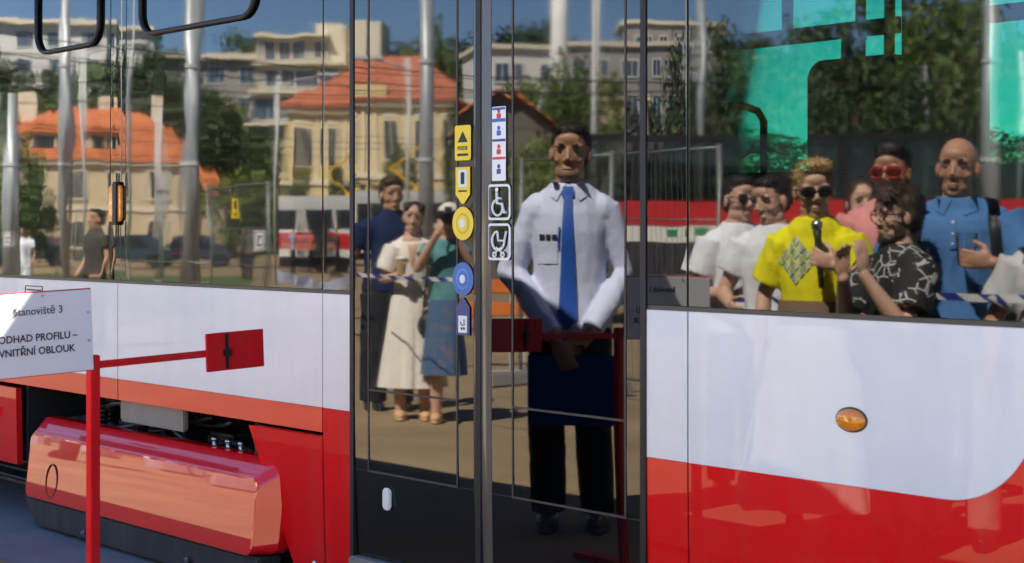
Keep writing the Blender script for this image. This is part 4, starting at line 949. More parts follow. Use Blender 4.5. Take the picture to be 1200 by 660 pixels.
# second parked tram behind the crowd
M['tramglass'] = glass_mat('parked_tram_glass', 0.03, (.55, .58, .56))
nt_ = BB(960, 26, 'red striped tram parked behind the crowd', 'parked_tram', -0.05, 'tram')
def nz_(py): return mz(py, 26)
nt_.box('red_band', (-3.9, -.02, nz_(264)), (5.0, 2.4, nz_(236)), 'old_red'); nt_.box('white_band', (-3.9, -.01, nz_(284)), (5.0, 2.4, nz_(264) - .002), 'old_cream'); nt_.box('lower_side', (-3.9, 0, .3), (5.0, 2.4, nz_(284) - .002), 'skirt'); nt_.box('window_band', (-3.9, 0, nz_(236) + .002), (5.0, 2.4, nz_(165)), 'tramglass'); nt_.box('roof', (-3.9, -.02, nz_(165) + .002), (5.0, 2.42, nz_(157)), 'rubber')
for u in (-2.16, -1.75): nt_.box('green_mark', (u - .16, -.02, nz_(276)), (u + .05, -.012, nz_(268)), 'green_mark')
for u in (-2.6, -1.2, .3, 1.8, 3.3, 4.6): nt_.box('window_pillar', (u, -.012, nz_(234)), (u + .1, -.002, nz_(166)), 'rubber')
# orange barrier by the shed, small car shapes by the villa
M['orange'] = mat('orange_plastic', (0.75, 0.20, 0.03), 0.5, var=0.1)
pb, Db = mir(604, 18); ob_ = thing('barrier', 'orange and white road barrier left of the man with the tie', 'barrier', pb)
for i, z in enumerate((.55, .78)): mb = MB(); mb.frame_box(pb, MU, MV, UZ, (-.55, -.03, z), (.10, .03, z + .14)); mb.build('board', M['orange'], ob_, bevel=.01)
for u in (-.5, .06): mb = MB(); mb.frame_box(pb, MU, MV, UZ, (u - .03, -.02, 0), (u + .03, .02, .95)); mb.build('leg', M['st_white'], ob_)
def car(px, D, col, label):
    p, D = mir(px, D); t = thing('parked_car', label, 'car', p, group='cars parked by the villa'); m = mat('car_paint', col, .25, coat=.8, var=.05)
    outline = [(-2.1, .35), (-2.05, .8), (-1.2, .92), (-.55, 1.42), (.75, 1.45), (1.45, .98), (2.05, .85), (2.1, .35)]
    mb = MB(); n = len(outline); mb.add([p + MU * q[0] - MV * .85 + UZ * q[1] for q in outline] + [p + MU * q[0] + MV * .85 + UZ * q[1] for q in outline], [tuple(range(n)), tuple(range(2 * n - 1, n - 1, -1))] + [(i, (i + 1) % n, (i + 1) % n + n, i + n) for i in range(n)]); mb.build('body', m, t, bevel=.06)
    for a, b in ((-.95, -.05), (.03, 1.05)):
        mb = MB(); mb.add([p + MU * q[0] - MV * .862 + UZ * q[1] for q in ((a, .95), (b, .95), (min(b, .72), 1.35), (max(a + .38, a) if a < 0 and a < -.5 else a, 1.35))], [(0, 1, 2, 3)]); mb.build('side_window', M['win_dark'], t)
    for u in (-1.3, 1.3):
        for s in (-.8, .8): mb = MB(); mb.tube([p + MU * u + MV * (s - .1) + UZ * .32, p + MU * u + MV * (s + .1) + UZ * .32], .32, seg=18); mb.build('wheel', M['rubber'], t)
    for s in (-.6, .6): mb = MB(); mb.frame_box(p, MU, MV, UZ, (2.06, s - .15, .65), (2.12, s + .15, .78)); mb.build('tail_light', M['st_red'], t)
    mb.cur = 0
car(35, 76, (.03, .04, .06), 'dark parked car by the far left of the verge'); car(152, 74, (.03, .05, .07), 'dark grey-blue parked car before the villa wall'); car(225, 78, (.05, .06, .09), 'dark blue parked car right of the villa')

# ---------- planting
T1 = 'dark green tree massed on the hillside behind the houses'
tr = random.Random(11)
for i in range(96):
    px = -60 + i * 14.5 + tr.uniform(-14, 14); D = tr.uniform(128, 232); p, _ = mir(px, D); zg = hill_h(p.x, p.y)
    hgt = tr.uniform(9, 14); kind = 'round' if tr.random() < .7 else 'tall'
    if 285 < px < 470 and D < 175: D += 45; p, _ = mir(px, D); zg = hill_h(p.x, p.y)
    t = tree(p + UZ * zg, hgt, hgt * tr.uniform(.8, 1.05), kind, tr.randrange(2), T1, 'trees massed on the hillside', .12)
for px, D, yt, w, k, v, lab in (
    (12, 48, 150, 60, 'round', 0, 'bushy green tree before the left end of the villa'), (36, 60, 205, 50, 'round', 1, 'low dark bush tree at the villa corner'),
    (232, 118, 95, 90, 'round', 1, 'dark tree between the villa and the yellow building'), (268, 126, 140, 60, 'round', 1, 'dark tree right of the villa roof'), (285, 78, 190, 70, 'round', 2, 'yellow-green shrub tree above the mesh fence'), (185, 124, 75, 60, 'tall', 1, 'tall dark tree over the villa roof'),
    (352, 86, 185, 26, 'tall', 0, 'pointed green tree left before the yellow facade'), (394, 86, 175, 26, 'tall', 1, 'pointed dark tree before the middle of the yellow facade'), (338, 84, 210, 40, 'round', 1, 'low dark tree at the yellow building corner'), (425, 84, 205, 36, 'round', 1, 'low tree behind the pantograph'), (468, 80, 165, 30, 'round', 0, 'green tree before the right facade windows'),
    (502, 124, 20, 50, 'round', 0, 'tall green tree over the red hip roof'), (538, 60, 120, 30, 'round', 1, 'dark tree behind the thick pole'), (552, 52, 170, 36, 'round', 0, 'tree at the door joint'),
    (640, 60, 90, 80, 'round', 2, 'light green tree left of the man with the tie'), (665, 56, 62, 60, 'round', 0, 'green tree over the head of the man with the tie'), (700, 64, 85, 60, 'round', 2, 'light tree right of the man with the tie'), (620, 40, 175, 60, 'round', 0, 'green bush behind the shed'), (650, 34, 150, 70, 'round', 2, 'broad bush at the shoulder of the man with the tie'),
    (800, 60, 110, 60, 'tall', 1, 'dark pointed tree at the narrow pane'), (835, 44, 30, 90, 'round', 1, 'dark tree left of the display'), (880, 46, 60, 110, 'round', 0, 'green tree behind the woman in yellow'), (940, 48, 40, 120, 'round', 1, 'dark tree left behind the display'),
    (1000, 44, -10, 130, 'round', 1, 'large dark tree behind the display'), (1060, 46, -40, 120, 'round', 1, 'large green tree over the man in pink'), (1110, 42, -30, 120, 'round', 0, 'green tree over the bald man'), (1165, 48, 60, 100, 'round', 1, 'dark tree behind the right pole'), (1215, 44, 20, 110, 'round', 0, 'green tree at the right edge'), (1085, 36, 90, 100, 'round', 1, 'low dark tree behind the bald man'), (975, 36, 100, 90, 'round', 1, 'low dark tree behind the woman in yellow')):
    mtree(px, D, yt, w, k, v, lab, low=.12)
# trees on the far side of the tram, seen through both windows
for i, (x, y_, hh, w) in enumerate(((-34, 38, 4.8, 7), (-42, 42, 5.6, 8), (-27, 36, 4.3, 6), (-50, 40, 5.4, 9), (-22, 35, 4.6, 6), (-60, 38, 7, 9), (-38, 48, 6, 9), (-30, 46, 5, 8))):
    tree((x, y_, 0), hh * .9, w * 1.2, 'round', i % 2, 'low green tree beyond the tram, seen through its far window', 'trees beyond the tram', .05)

# ================================================================== PEOPLE
SK = {'tan': skin_mat('skin_tan', (0.46, 0.25, 0.16)), 'fair': skin_mat('skin_fair', (0.58, 0.35, 0.25)), 'olive': skin_mat('skin_olive', (0.40, 0.22, 0.13))}
M['lip'] = mat('lips', (0.34, 0.16, 0.12), 0.5, var=0.1); M['eye_white'] = mat('eye_white', (0.75, 0.73, 0.70), 0.2, var=0.03); M['iris'] = mat('iris', (0.03, 0.02, 0.015), 0.15, var=0.1)
M['hair_dark'] = mat('dark_hair', (0.018, 0.012, 0.009), 0.5, var=0.4, vscale=60, bump=0.006, bscale=90, stretch=(1, 1, .3)); M['hair_brown'] = mat('brown_hair', (0.05, 0.028, 0.016), 0.5, var=0.4, vscale=60, bump=0.006, bscale=90, stretch=(1, 1, .3)); M['hair_blond'] = mat('blond_hair', (0.42, 0.27, 0.11), 0.5, var=0.35, vscale=50, bump=0.008, bscale=70)
M['shoe'] = mat('black_shoe', (0.01, 0.01, 0.012), 0.35, var=0.2); M['lens'] = mat('dark_lens', (0.008, 0.006, 0.006), 0.08, coat=.5, var=.1); M['lens_red'] = mat('red_lens', (0.10, 0.012, 0.01), 0.08, coat=.5, var=.1)
def bend(a, b, n=1): return a.lerp(b, .5)
class Person:
    def __init__(s, label, px, a, h, face=0.0, w=1.0, skin='tan', fine=True, D=None, head=(0, 0, 0), group=None, lean=0.0, sexw=1.0):
        p, D_ = mir(px, D=D, a=a); s.h = h; s.k = h / 1.777; s.w = w; s.skin = SK[skin]; s.fine = fine; s.D = D_
        v = Vector((0, CAM_D, 0)) - p                         # towards the mirror image of the viewer
        s.root = thing('person', label, 'person', p, math.atan2(-v.x, v.y) + R(face), group)
        s.rot = Matrix.Rotation(R(head[0]), 3, 'Z') @ Matrix.Rotation(R(head[1]), 3, 'X') @ Matrix.Rotation(R(head[2]), 3, 'Y')
        s.piv = Vector((0, 0.0, 1.535)); s.arms = {}; s.seed = px * .37; s.sw = sexw; rr = random.Random(int(px * 7)); s.jaw = rr.uniform(.90, 1.10); s.nose = rr.uniform(.85, 1.15); s.chk = rr.uniform(.85, 1.15)
    def q(s, p): return Vector(p) * s.k
    def hd(s, p): p = Vector(p); p = Vector((p.x * 1.10, p.y * 1.08, 1.522 + (p.z - 1.568) * 1.10)); return s.q(s.piv + s.rot @ (p - s.piv))
    def arm(s, side, elbow, wrist, hdir=None, palm=None, curl=25, thumb=1.0, spread=0.0):
        sx = 1 if side == 'R' else -1
        s.arms[side] = (Vector((sx * .160 * s.w, -.005, 1.422)), Vector(elbow), Vector(wrist), Vector(hdir) if hdir else (Vector(wrist) - Vector(elbow)), Vector(palm) if palm else Vector((-sx, .1, 0)), curl, thumb)
    def torso(s, infl, z0, z1):
        w = s.w; base = [(.78, .09 * w, .08 * w), (.86, .155 * w * s.sw, .112 * w), (.94, .172 * w * s.sw, .122 * w), (1.02, .160 * w, .115 * w), (1.10, .148 * w, .108 * w), (1.20, .155 * w, .112 * w), (1.32, .166 * w, .120 * w), (1.39, .164 * w, .112 * w), (1.43, .148 * w, .098 * w), (1.475, .105, .080), (1.52, .070, .066), (1.55, .060, .060)]
        out = []
        zs = [z0] + [b[0] for b in base if z0 + .005 < b[0] < z1 - .005] + [z1]
        for z in zs:
            for i in range(len(base) - 1):
                if base[i][0] <= z <= base[i + 1][0] or (i == 0 and z < base[0][0]) or i == len(base) - 2:
                    t = max(0, min(1, (z - base[i][0]) / (base[i + 1][0] - base[i][0]))); rx = base[i][1] + (base[i + 1][1] - base[i][1]) * t; ry = base[i][2] + (base[i + 1][2] - base[i][2]) * t; break
            out.append((z * s.k, (rx + infl) * s.k, (ry + infl) * s.k, 0, -.005 * s.k))
        return out
    def limb(s, mb, pts, rad, infl=0.0, seg=14): mb.tube([s.q(p) for p in pts], [(r + infl) * s.k for r in rad], seg=seg)
    def legs(s):
        o = []
        for sx in (-1, 1): o.append([(sx * .092 * s.w, 0, .90), (sx * .098 * s.w, .012, .68), (sx * .10, .018, .49), (sx * .102, -.012, .30), (sx * .104, -.012, .08)])
        return o
    def hand(s, mb, W, d, palm, curl, sx):
        d = d.normalized(); pn = (palm - d * palm.dot(d)).normalized(); lat = d.cross(pn).normalized()
        # thumb side: for a right hand with the palm facing pn the thumb lies towards d x pn
        tl = lat if sx > 0 else -lat
        rot = Matrix((tl, pn, d)).transposed()
        mb.ell(s.q(W + d * .048), (.040 * s.k, .017 * s.k, .052 * s.k), rot, 12, 8)
        for i, (off, ln) in enumerate(((.030, .072), (.010, .080), (-.011, .075), (-.031, .058))):
            p = W + d * .088 + tl * off; dd = d + tl * off * 1.2; dd.normalize(); path = [p - dd * .03, p]; an = R(curl * (1.0 + .08 * i))
            for j, f in enumerate((.45, .32, .23)):
                dd = (Matrix.Rotation(an * (.55 if j == 0 else 1.0), 3, dd.cross(pn)) @ dd).normalized(); p = p + dd * ln * f; path.append(p)
            mb.tube([s.q(x) for x in path], [.0095 * s.k, .0095 * s.k, .009 * s.k, .0085 * s.k, .007 * s.k], seg=8)
        p = W + d * .025 + tl * .028; d1 = (d * .55 + tl * .75 + pn * .35).normalized(); d2 = (d * .85 + tl * .25 + pn * .45).normalized()
        path = [p - d1 * .01, p + d1 * .038, p + d1 * .038 + d2 * .030, p + d1 * .038 + d2 * .052]
        mb.tube([s.q(x) for x in path], [.013 * s.k, .0115 * s.k, .0105 * s.k, .008 * s.k], seg=8)
    def body(s):
        mb = MB(); k = s.k
        mb.loft(s.torso(0, .78, 1.55))
        for sx in (-1, 1): mb.ell(s.q((sx * .150 * s.w, -.005, 1.412)), (.050 * k, .054 * k, .052 * k))
        for sx in (-1, 1): mb.ell(s.q((sx * .075 * s.w, -.02, 1.468)), (.088 * s.w * k, .045 * k, .040 * k), Matrix.Rotation(R(30 * sx), 3, 'Y'))
        for L_ in s.legs(): s.limb(mb, L_, (.088 * s.w, .075 * s.w, .052, .052, .036))
        for sx in (-1, 1): mb.ell(s.q((sx * .106, .055, .042)), (.042 * k, .125 * k, .040 * k))
        for side, (S, E, W_, hd_, pn, cu, th) in s.arms.items():
            aw = s.w ** .7
            s.limb(mb, [S, S.lerp(E, .45), E], (.052 * aw, .050 * aw, .040 * aw)); mb.ell(s.q(E), [.040 * aw * k] * 3, None, 10, 8)
            s.limb(mb, [E, E.lerp(W_, .3), W_, W_ + (W_ - E).normalized() * .01], (.040 * aw, .042 * aw, .027, .025)); mb.ell(s.q(W_), [.027 * k] * 3, None, 10, 8)
            s.hand(mb, W_, hd_, pn, cu, 1 if side == 'R' else -1)
        # neck and head
        mb.tube([s.q((0, -.012, 1.48)), s.hd((0, -.004, 1.60)), s.hd((0, -.004, 1.64))], [.062 * k * s.w ** .5, .056 * k * s.w ** .5, .055 * k], seg=14)
        H = lambda c, r: mb.ell(s.hd(c), [x * k * 1.085 for x in r], s.rot, 18, 12)
        H((0, -.014, 1.712), (.074, .092, .086)); H((0, .026, 1.672), (.062, .064, .080)); H((0, .026, 1.615), (.052 * s.jaw, .056, .046)); H((0, .064, 1.590), (.026 * s.jaw, .020, .017))
        for sx in (-1, 1):
            H((sx * .041, .048, 1.657), (.021 * s.chk, .026, .018)); H((sx * .030, .076, 1.712), (.028, .013, .010)); H((sx * .0755, -.004, 1.672), (.011, .020, .031)); H((sx * .011, .095, 1.653), (.008 * s.nose, .010, .007)); H((sx * .047, .01, 1.61), (.012, .03, .022))
        H((0, .084, 1.622), (.024, .013, .010)); H((0, .082, 1.611), (.019, .012, .007)); H((0, .074, 1.735), (.046, .018, .026))
        mb.tube([s.hd((0, .084, 1.705)), s.hd((0, .088 + .012 * s.nose, 1.674)), s.hd((0, .094 + .015 * s.nose, 1.658))], [.008 * k, .0095 * k * s.nose, .0115 * k * s.nose], seg=10)
        s.body_ob = fuse(mb, 'body', s.skin, s.root, .0065 * k if s.fine else .014, 2, .45 if s.fine else .6)
        if s.fine:
            me = s.body_ob.data; inv = s.rot.transposed(); co = []
            G = [((sx * .031, .086, 1.692), (.014, .03, .0075), -.0065) for sx in (-1, 1)] + [((sx * .026, .085, 1.618), (.007, .03, .006), -.004) for sx in (-1, 1)] + [((0, .085, 1.603), (.018, .03, .005), -.005), ((0, .09, 1.6185), (.020, .03, .0022), -.004), ((0, .09, 1.637), (.004, .03, .006), -.002)] + [((sx * .030, .08, 1.640), (.006, .03, .016), -.004) for sx in (-1, 1)] + [((sx * .058, .06, 1.628), (.015, .04, .018), -.006) for sx in (-1, 1)]
            fwd = s.rot @ Vector((0, 1, 0))
            for v in me.vertices:
                pco = v.co
                if pco.z > 1.50 * k:
                    l = inv @ (pco / k - s.piv) + s.piv; x, y, z = l.x / 1.10, l.y / 1.08, 1.568 + (l.z - 1.522) / 1.10
                    if y > .03:
                        d = sum(am * math.exp(-((x - c[0]) / sg[0]) ** 2 - ((y - c[1]) / sg[1]) ** 2 - ((z - c[2]) / sg[2]) ** 2) for c, sg, am in G); pco = pco + fwd * d * k
                co += list(pco)
            me.vertices.foreach_set('co', co); me.update()
            mb = MB(); mb.ell(s.hd((0, .0895, 1.6235)), (.021 * k, .008 * k, .0042 * k), s.rot, 14, 8); mb.ell(s.hd((0, .0875, 1.6145)), (.017 * k, .009 * k, .005 * k), s.rot, 14, 8); mb.build('lips', M['lip'], s.root, smooth=True, rel=False)
        return s
    def eyes(s, brow='hair_dark'):
        for sx in (-1, 1):
            mb = MB(); mb.ell(s.hd((sx * .031, .0735, 1.690)), (.0115 * s.k, .0095 * s.k, .0050 * s.k), s.rot, 12, 8); e = mb.build('eye', M['eye_white'], s.root, smooth=True, rel=False)
            mb = MB(); mb.ell(s.hd((sx * .031, .0815, 1.690)), (.0058 * s.k, .004 * s.k, .0055 * s.k), s.rot, 10, 6); mb.build('iris', M['iris'], e, smooth=True, rel=False)
            mb = MB(); mb.tube([s.hd((sx * .017, .0825, 1.694)), s.hd((sx * .031, .0845, 1.6975)), s.hd((sx * .045, .0780, 1.693))], [.0015 * s.k, .0022 * s.k, .0015 * s.k], seg=6); mb.build('eyelid', M['iris'], e, smooth=True, rel=False)
            mb = MB(); mb.tube([s.hd((sx * .014, .089, 1.713)), s.hd((sx * .032, .0885, 1.718)), s.hd((sx * .052, .074, 1.711))], [.003 * s.k, .0042 * s.k, .002 * s.k], seg=8); mb.build('eyebrow', M[brow], s.root, smooth=True, rel=False)
        return s
    def hair(s, ells, m, rough=.004, freq=34):
        mb = MB()
        for c, r in ells: mb.ell(s.hd(c), [x * s.k * 1.095 for x in r], s.rot, 20, 14)
        ho = fuse(mb, 'hair', M[m], s.root, .007 if s.fine else .014, 1, .6, wrinkle=rough * .6, wfreq=(freq, freq, freq * .6), seed=s.seed)
        if s.fine and m != 'scarf': strands(ho, 2600, .022 + rough, .0016, int(s.seed * 10), .25 + rough * 40)
        return s
    def short_hair(s, m, top=.0, rough=.004):
        return s.hair([((0, -.026, 1.728 + top * .3), (.080, .090, .078 + top)), ((0, .018, 1.775 + top * .5), (.064, .062, .028 + top)), ((.052, -.03, 1.69), (.028, .052, .045)), ((-.052, -.03, 1.69), (.028, .052, .045)), ((0, -.07, 1.675), (.062, .042, .060))], m, rough)
    def top(s, m, hem=.93, sleeve=.55, infl=.014, neck=1.525, name='shirt', fit=.02, flare=0, wr=.005):
        mb = MB(); r = s.torso(infl, hem, neck + .02); 
        if flare: r = [(z, rx + flare * max(0, (1.25 - z / s.k)) * s.k, ry + flare * max(0, (1.25 - z / s.k)) * s.k, a, b) for z, rx, ry, a, b in r]
        mb.loft(r)
        for sx in (-1, 1): mb.ell(s.q((sx * .145 * s.w, -.005, 1.405)), ((.050 + infl) * s.k, (.058 + infl) * s.k, (.058 + infl) * s.k))
        for sx in (-1, 1): mb.ell(s.q((sx * .080 * s.w, -.015, 1.462)), ((.088 * s.w + infl * .5) * s.k, (.048 + infl) * s.k, (.038 + infl * .7) * s.k), Matrix.Rotation(R(30 * sx), 3, 'Y'))
        for side, (S, E, W_, *_) in s.arms.items():
            aw = s.w ** .7
            if sleeve <= 1: s.limb(mb, [S, S.lerp(E, sleeve * .5), S.lerp(E, sleeve)], ((.056) * aw, .056 * aw, .056 * aw), infl + fit * .5)
            else:
                f = min(1, sleeve - 1); s.limb(mb, [S, S.lerp(E, .5), E], (.052 * aw, .047 * aw, .041 * aw), infl * .8); mb.ell(s.q(E), [(.041 * aw + infl * .8) * s.k] * 3, None, 12, 8); s.limb(mb, [E, E.lerp(W_, .4 * f), E.lerp(W_, .93 * f)], (.041 * aw, .040 * aw, .031), infl * .8)
        s.shirt = fuse(mb, name, M[m], s.root, .009 if s.fine else .016, 3, .6, wrinkle=wr if s.fine else 0, wfreq=(10, 10, 5), seed=s.seed)
        if s.fine and name in ('tee', 'dress_bodice'):
            mb = MB(); zc = (neck + .012) * s.k; mb.tube([(.084 * s.k * math.cos(t / 28 * 6.2832), .078 * s.k * math.sin(t / 28 * 6.2832) - .004, zc - .022 * s.k * math.sin(t / 28 * 6.2832)) for t in range(29)], .008 * s.k, seg=6); mb.build('neckband', M[m], s.root, smooth=True, rel=False)
        me = s.shirt.data; s.bvh = BVHTree.FromPolygons([v.co.copy() for v in me.vertices], [tuple(p.vertices) for p in me.polygons]); return s
    def front(s, x, z, off=.003):
        o = Vector((x * s.k, 1.0, z * s.k)); hit = s.bvh.ray_cast(o, Vector((0, -1, 0)))
        return Vector((x * s.k, (hit[0].y if hit[0] else .12) + off, z * s.k))
    def patch(s, name, m, pts, off=.003, parent=None):
        """a flat print or strip laid on the chest: list of convex x,z polygons, each cut finely enough to follow the cloth"""
        mb = MB()
        for poly in pts:
            if len(poly) == 4:
                n = 8; vs = []
                for j in range(n + 1):
                    for i in range(4):
                        t, u = j / n, i / 3; x0 = poly[0][0] + (poly[3][0] - poly[0][0]) * t; x1 = poly[1][0] + (poly[2][0] - poly[1][0]) * t; z0 = poly[0][1] + (poly[3][1] - poly[0][1]) * t; z1 = poly[1][1] + (poly[2][1] - poly[1][1]) * t
                        vs.append(s.front(x0 + (x1 - x0) * u, z0 + (z1 - z0) * u, off))
                mb.add(vs, [(j * 4 + i, j * 4 + i + 1, (j + 1) * 4 + i + 1, (j + 1) * 4 + i) for j in range(n) for i in range(3)])
            else: mb.add([s.front(x, z, off) for x, z in poly], [tuple(range(len(poly)))])
        return mb.build(name, M[m], parent or s.root, smooth=True, rel=False)
    def trousers(s, m, length=1.0, infl=.018, waist=1.0, name='trousers'):
        mb = MB(); mb.loft(s.torso(infl * .7, .80, waist))
        for L_ in s.legs():
            pts = [Vector(p) for p in L_]; rad = (.088 * s.w, .078 * s.w, .062, .060, .056)
            if length >= 1: s.limb(mb, pts, rad, infl)
            else: s.limb(mb, pts[:3], rad[:3], infl + .012)
        fuse(mb, name, M[m], s.root, .010 if s.fine else .016, 2, .5, wrinkle=.006 if s.fine else 0, wfreq=(10, 10, 7), seed=s.seed + 5); return s
    def shoes(s, m='shoe'):
        for sx in (-1, 1):
            mb = MB(); k = s.k; mb.ell(s.q((sx * .106, .060, .050)), (.050 * k, .140 * k, .045 * k)); mb.ell(s.q((sx * .105, -.03, .075)), (.045 * k, .055 * k, .060 * k)); mb.loft([(.001, .048 * k, .140 * k, sx * .106 * k, .058 * k), (.022 * k, .050 * k, .143 * k, sx * .106 * k, .058 * k)])
            fuse(mb, 'shoe', M[m], s.root, .009, 1, .5)
        return s
    def skirt(s, m, z0, z1, r0, r1, folds=11, amp=.02, name='skirt'):
        mb = MB(); seg = 88; n = 14; vs = []
        for j in range(n + 1):
            t = j / n; z = z1 + (z0 - z1) * t; rx = r1 + (r0 - r1) * t ** .8; ry = rx * .78
            for i in range(seg):
                a = 2 * math.pi * i / seg; f = 1 + amp * 8 * t * (.6 * math.sin(folds * a + .8 * math.sin(2 * a)) + .3 * math.sin((folds * 2 + 1) * a)) * .5
                vs.append(s.q((rx * f * math.cos(a), ry * f * math.sin(a) - .005, z)))
        mb.add(vs, [(j * seg + i, j * seg + (i + 1) % seg, (j + 1) * seg + (i + 1) % seg, (j + 1) * seg + i) for j in range(n) for i in range(seg)])
        mb.build(name, M[m], s.root, smooth=True, rel=False); return s
    def shades(s, m='lens', frame='rubber', size=1.0, clear=False):
        g_ = bpy.data.objects.new('sunglasses' if not clear else 'glasses', None); C.objects.link(g_); g_.parent = s.root
        for sx in (-1, 1):
            if not clear: mb = MB(); mb.ell(s.hd((sx * .033, .096, 1.688)), (.029 * s.k * size, .008 * s.k, .021 * s.k * size), s.rot, 16, 10); mb.build('lens', M[m], g_, smooth=True, rel=False)
            mb = MB(); mb.tube([s.hd((sx * .033 + .029 * size * math.cos(t / 16 * 6.283), .098 - .006 * abs(math.cos(t / 16 * 6.283)), 1.688 + .021 * size * math.sin(t / 16 * 6.283))) for t in range(17)], .0026 * s.k, seg=6); mb.build('rim', M[frame], g_, smooth=True, rel=False)
            mb = MB(); mb.tube([s.hd((sx * .062, .092, 1.694)), s.hd((sx * .078, .04, 1.694)), s.hd((sx * .080, -.01, 1.690))], .003 * s.k, seg=6); mb.build('temple', M[frame], g_, smooth=True, rel=False)
        mb = MB(); mb.tube([s.hd((-.008, .102, 1.692)), s.hd((.008, .102, 1.692))], .003 * s.k, seg=6); mb.build('bridge', M[frame], g_, rel=False); return s
    def world(s, p): return Matrix.Translation(s.root.location) @ s.root.rotation_euler.to_matrix().to_4x4() @ s.q(p)
    def held(s, name, label, cat, p):
        o = thing(name, label, cat, s.world(p)); o.rotation_euler = s.root.rotation_euler; return o
def K(col, name): M[name] = cloth(name, col); return name
def hold(o, mb, name, m, smooth=True): return mb.build(name, M[m], o, smooth=smooth, rel=False)

# -- man with the tie
M['shirt_check'] = stripe_mat('fine_check_shirt', (0.66, 0.70, 0.86), (0.42, 0.47, 0.70), 34, axis='XZ'); K((.012, .014, .022), 'navy_cloth'); M['tie_blue'] = mat('blue_tie', (0.012, 0.085, 0.42), .5, var=.1, vscale=20, bump=.001, bscale=200); K((.012, .055, .22), 'blue_folder_cloth')
P = Person('man in pale checked shirt and blue tie, mirrored in the right door leaf', 668, 1.64, 1.95, face=4, w=.90, skin='olive', head=(2, -3, 2))
P.arm('R', (.245, -.02, 1.15), (.085, .165, .885), (-.75, .25, -.6), (-.2, -1, 0), 30); P.arm('L', (-.245, -.02, 1.15), (-.045, .19, .865), (.45, .15, -.85), (0, -1, .1), 22)
P.body().eyes().short_hair('hair_dark', -.004, .003).top('shirt_check', .885, 1.98, .018, 1.50, wr=.006).trousers('navy_cloth').shoes()
P.patch('tie', 'tie_blue', [[(-.022, 1.505), (.022, 1.505), (.028, 1.462), (-.028, 1.462)][::-1], [(-.017, 1.465), (.017, 1.465), (.042, .955), (-.042, .955)], [(-.042, .955), (.042, .955), (.002, .905), (-.002, .905)]], .010)
for sx in (-1, 1): P.patch('collar', 'shirt_check', [[(sx * .010, 1.518), (sx * .072, 1.530), (sx * .078, 1.465), (sx * .048, 1.445)]], .007)
P.patch('pocket', 'shirt_check', [[(-.135, 1.29), (-.045, 1.29), (-.045, 1.18), (-.135, 1.18)]], .005)
P.patch('chest_badge', 'navy_cloth', [[(-.125, 1.305), (-.10, 1.305), (-.10, 1.28), (-.125, 1.28)], [(-.094, 1.305), (-.074, 1.305), (-.074, 1.28), (-.094, 1.28)], [(-.068, 1.305), (-.045, 1.305), (-.045, 1.28), (-.068, 1.28)]], .008)
mb = MB(); p0 = P.front(-.035, 1.335, .008); mb.tube([p0, P.front(-.040, 1.25, .008)], .005, seg=8); mb.build('pen', M['tie_blue'], P.root, rel=False)
mb = MB(); mb.ell(P.hd((0, .062, 1.604)), (.050 * P.k, .040 * P.k, .030 * P.k), P.rot); fuse(mb, 'stubble', mat('stubble_skin', (0.20, 0.115, 0.075), .6, var=.25, vscale=80), P.root, .007, 1, .6)
o = P.held('folder', 'dark blue document folder hanging from the hands of the man with the tie', 'folder', (.02, .19, .715)); mb = MB(); mb.box((-.20, -.012, -.22), (.20, .012, .10)); hold(o, mb, 'cover', 'blue_folder_cloth', False); mb = MB(); mb.tube([(-.06, 0, .10), (-.05, 0, .14), (.05, 0, .14), (.06, 0, .10)], .008, seg=8); hold(o, mb, 'handle', 'rubber')
# -- couple and photographer
K((.012, .022, .075), 'navy_tee'); K((.02, .022, .03), 'dark_trousers')
P = Person('man in navy T-shirt behind the woman in white', 458, 4.35, 1.86, face=-8, w=.92, skin='tan', head=(-10, -2, 0))
P.arm('R', (.24, -.03, 1.17), (.23, .07, .95)); P.arm('L', (-.24, -.04, 1.16), (-.26, .06, .92)); P.body().eyes('hair_brown').short_hair('hair_brown', .012, .008).top('navy_tee', .92, .62).trousers('dark_trousers').shoes()
mb = MB(); mb.tube([P.q((-.255 + .03 * math.cos(t / 12 * 6.283), .045 + .03 * math.sin(t / 12 * 6.283), .955)) for t in range(13)], .007, seg=6); mb.build('wristwatch', M['rubber'], P.root, smooth=True, rel=False)
M['white_dress'] = mat('white_linen', (.74, .70, .62), .8, var=.06, vscale=8, bump=.006, bscale=18); K((.60, .38, .2), 'sandal')
P = Person('woman in long white dress holding a paper cup', 483, 4.0, 1.66, face=0, w=.86, skin='fair', head=(4, -4, 6), sexw=1.12)
P.arm('L', (-.235, .02, 1.16), (-.10, .20, 1.20), (.15, .3, .9), (1, .1, 0), 45); P.arm('R', (.255, -.02, 1.17), (.20, .12, 1.0), (-.5, .4, -.6)); P.body().eyes('hair_dark').hair([((0, -.03, 1.728), (.080, .088, .080)), ((0, -.075, 1.66), (.066, .045, .085)), ((.05, .012, 1.765), (.03, .05, .034)), ((-.05, .012, 1.765), (.03, .05, .034)), ((0, -.11, 1.70), (.04, .04, .04))], 'hair_dark', .003)
P.top('white_dress', .98, .75, .014, 1.44, 'dress_bodice', .05).skirt('white_dress', .30, 1.04, .265, .160, 12, .030, 'dress_skirt').shoes('sandal')
M['skin_fair'] = SK['fair']; P.patch('neckline', 'skin_fair', [[(-.055, 1.49), (.055, 1.49), (.008, 1.26), (-.008, 1.26)]], .004)
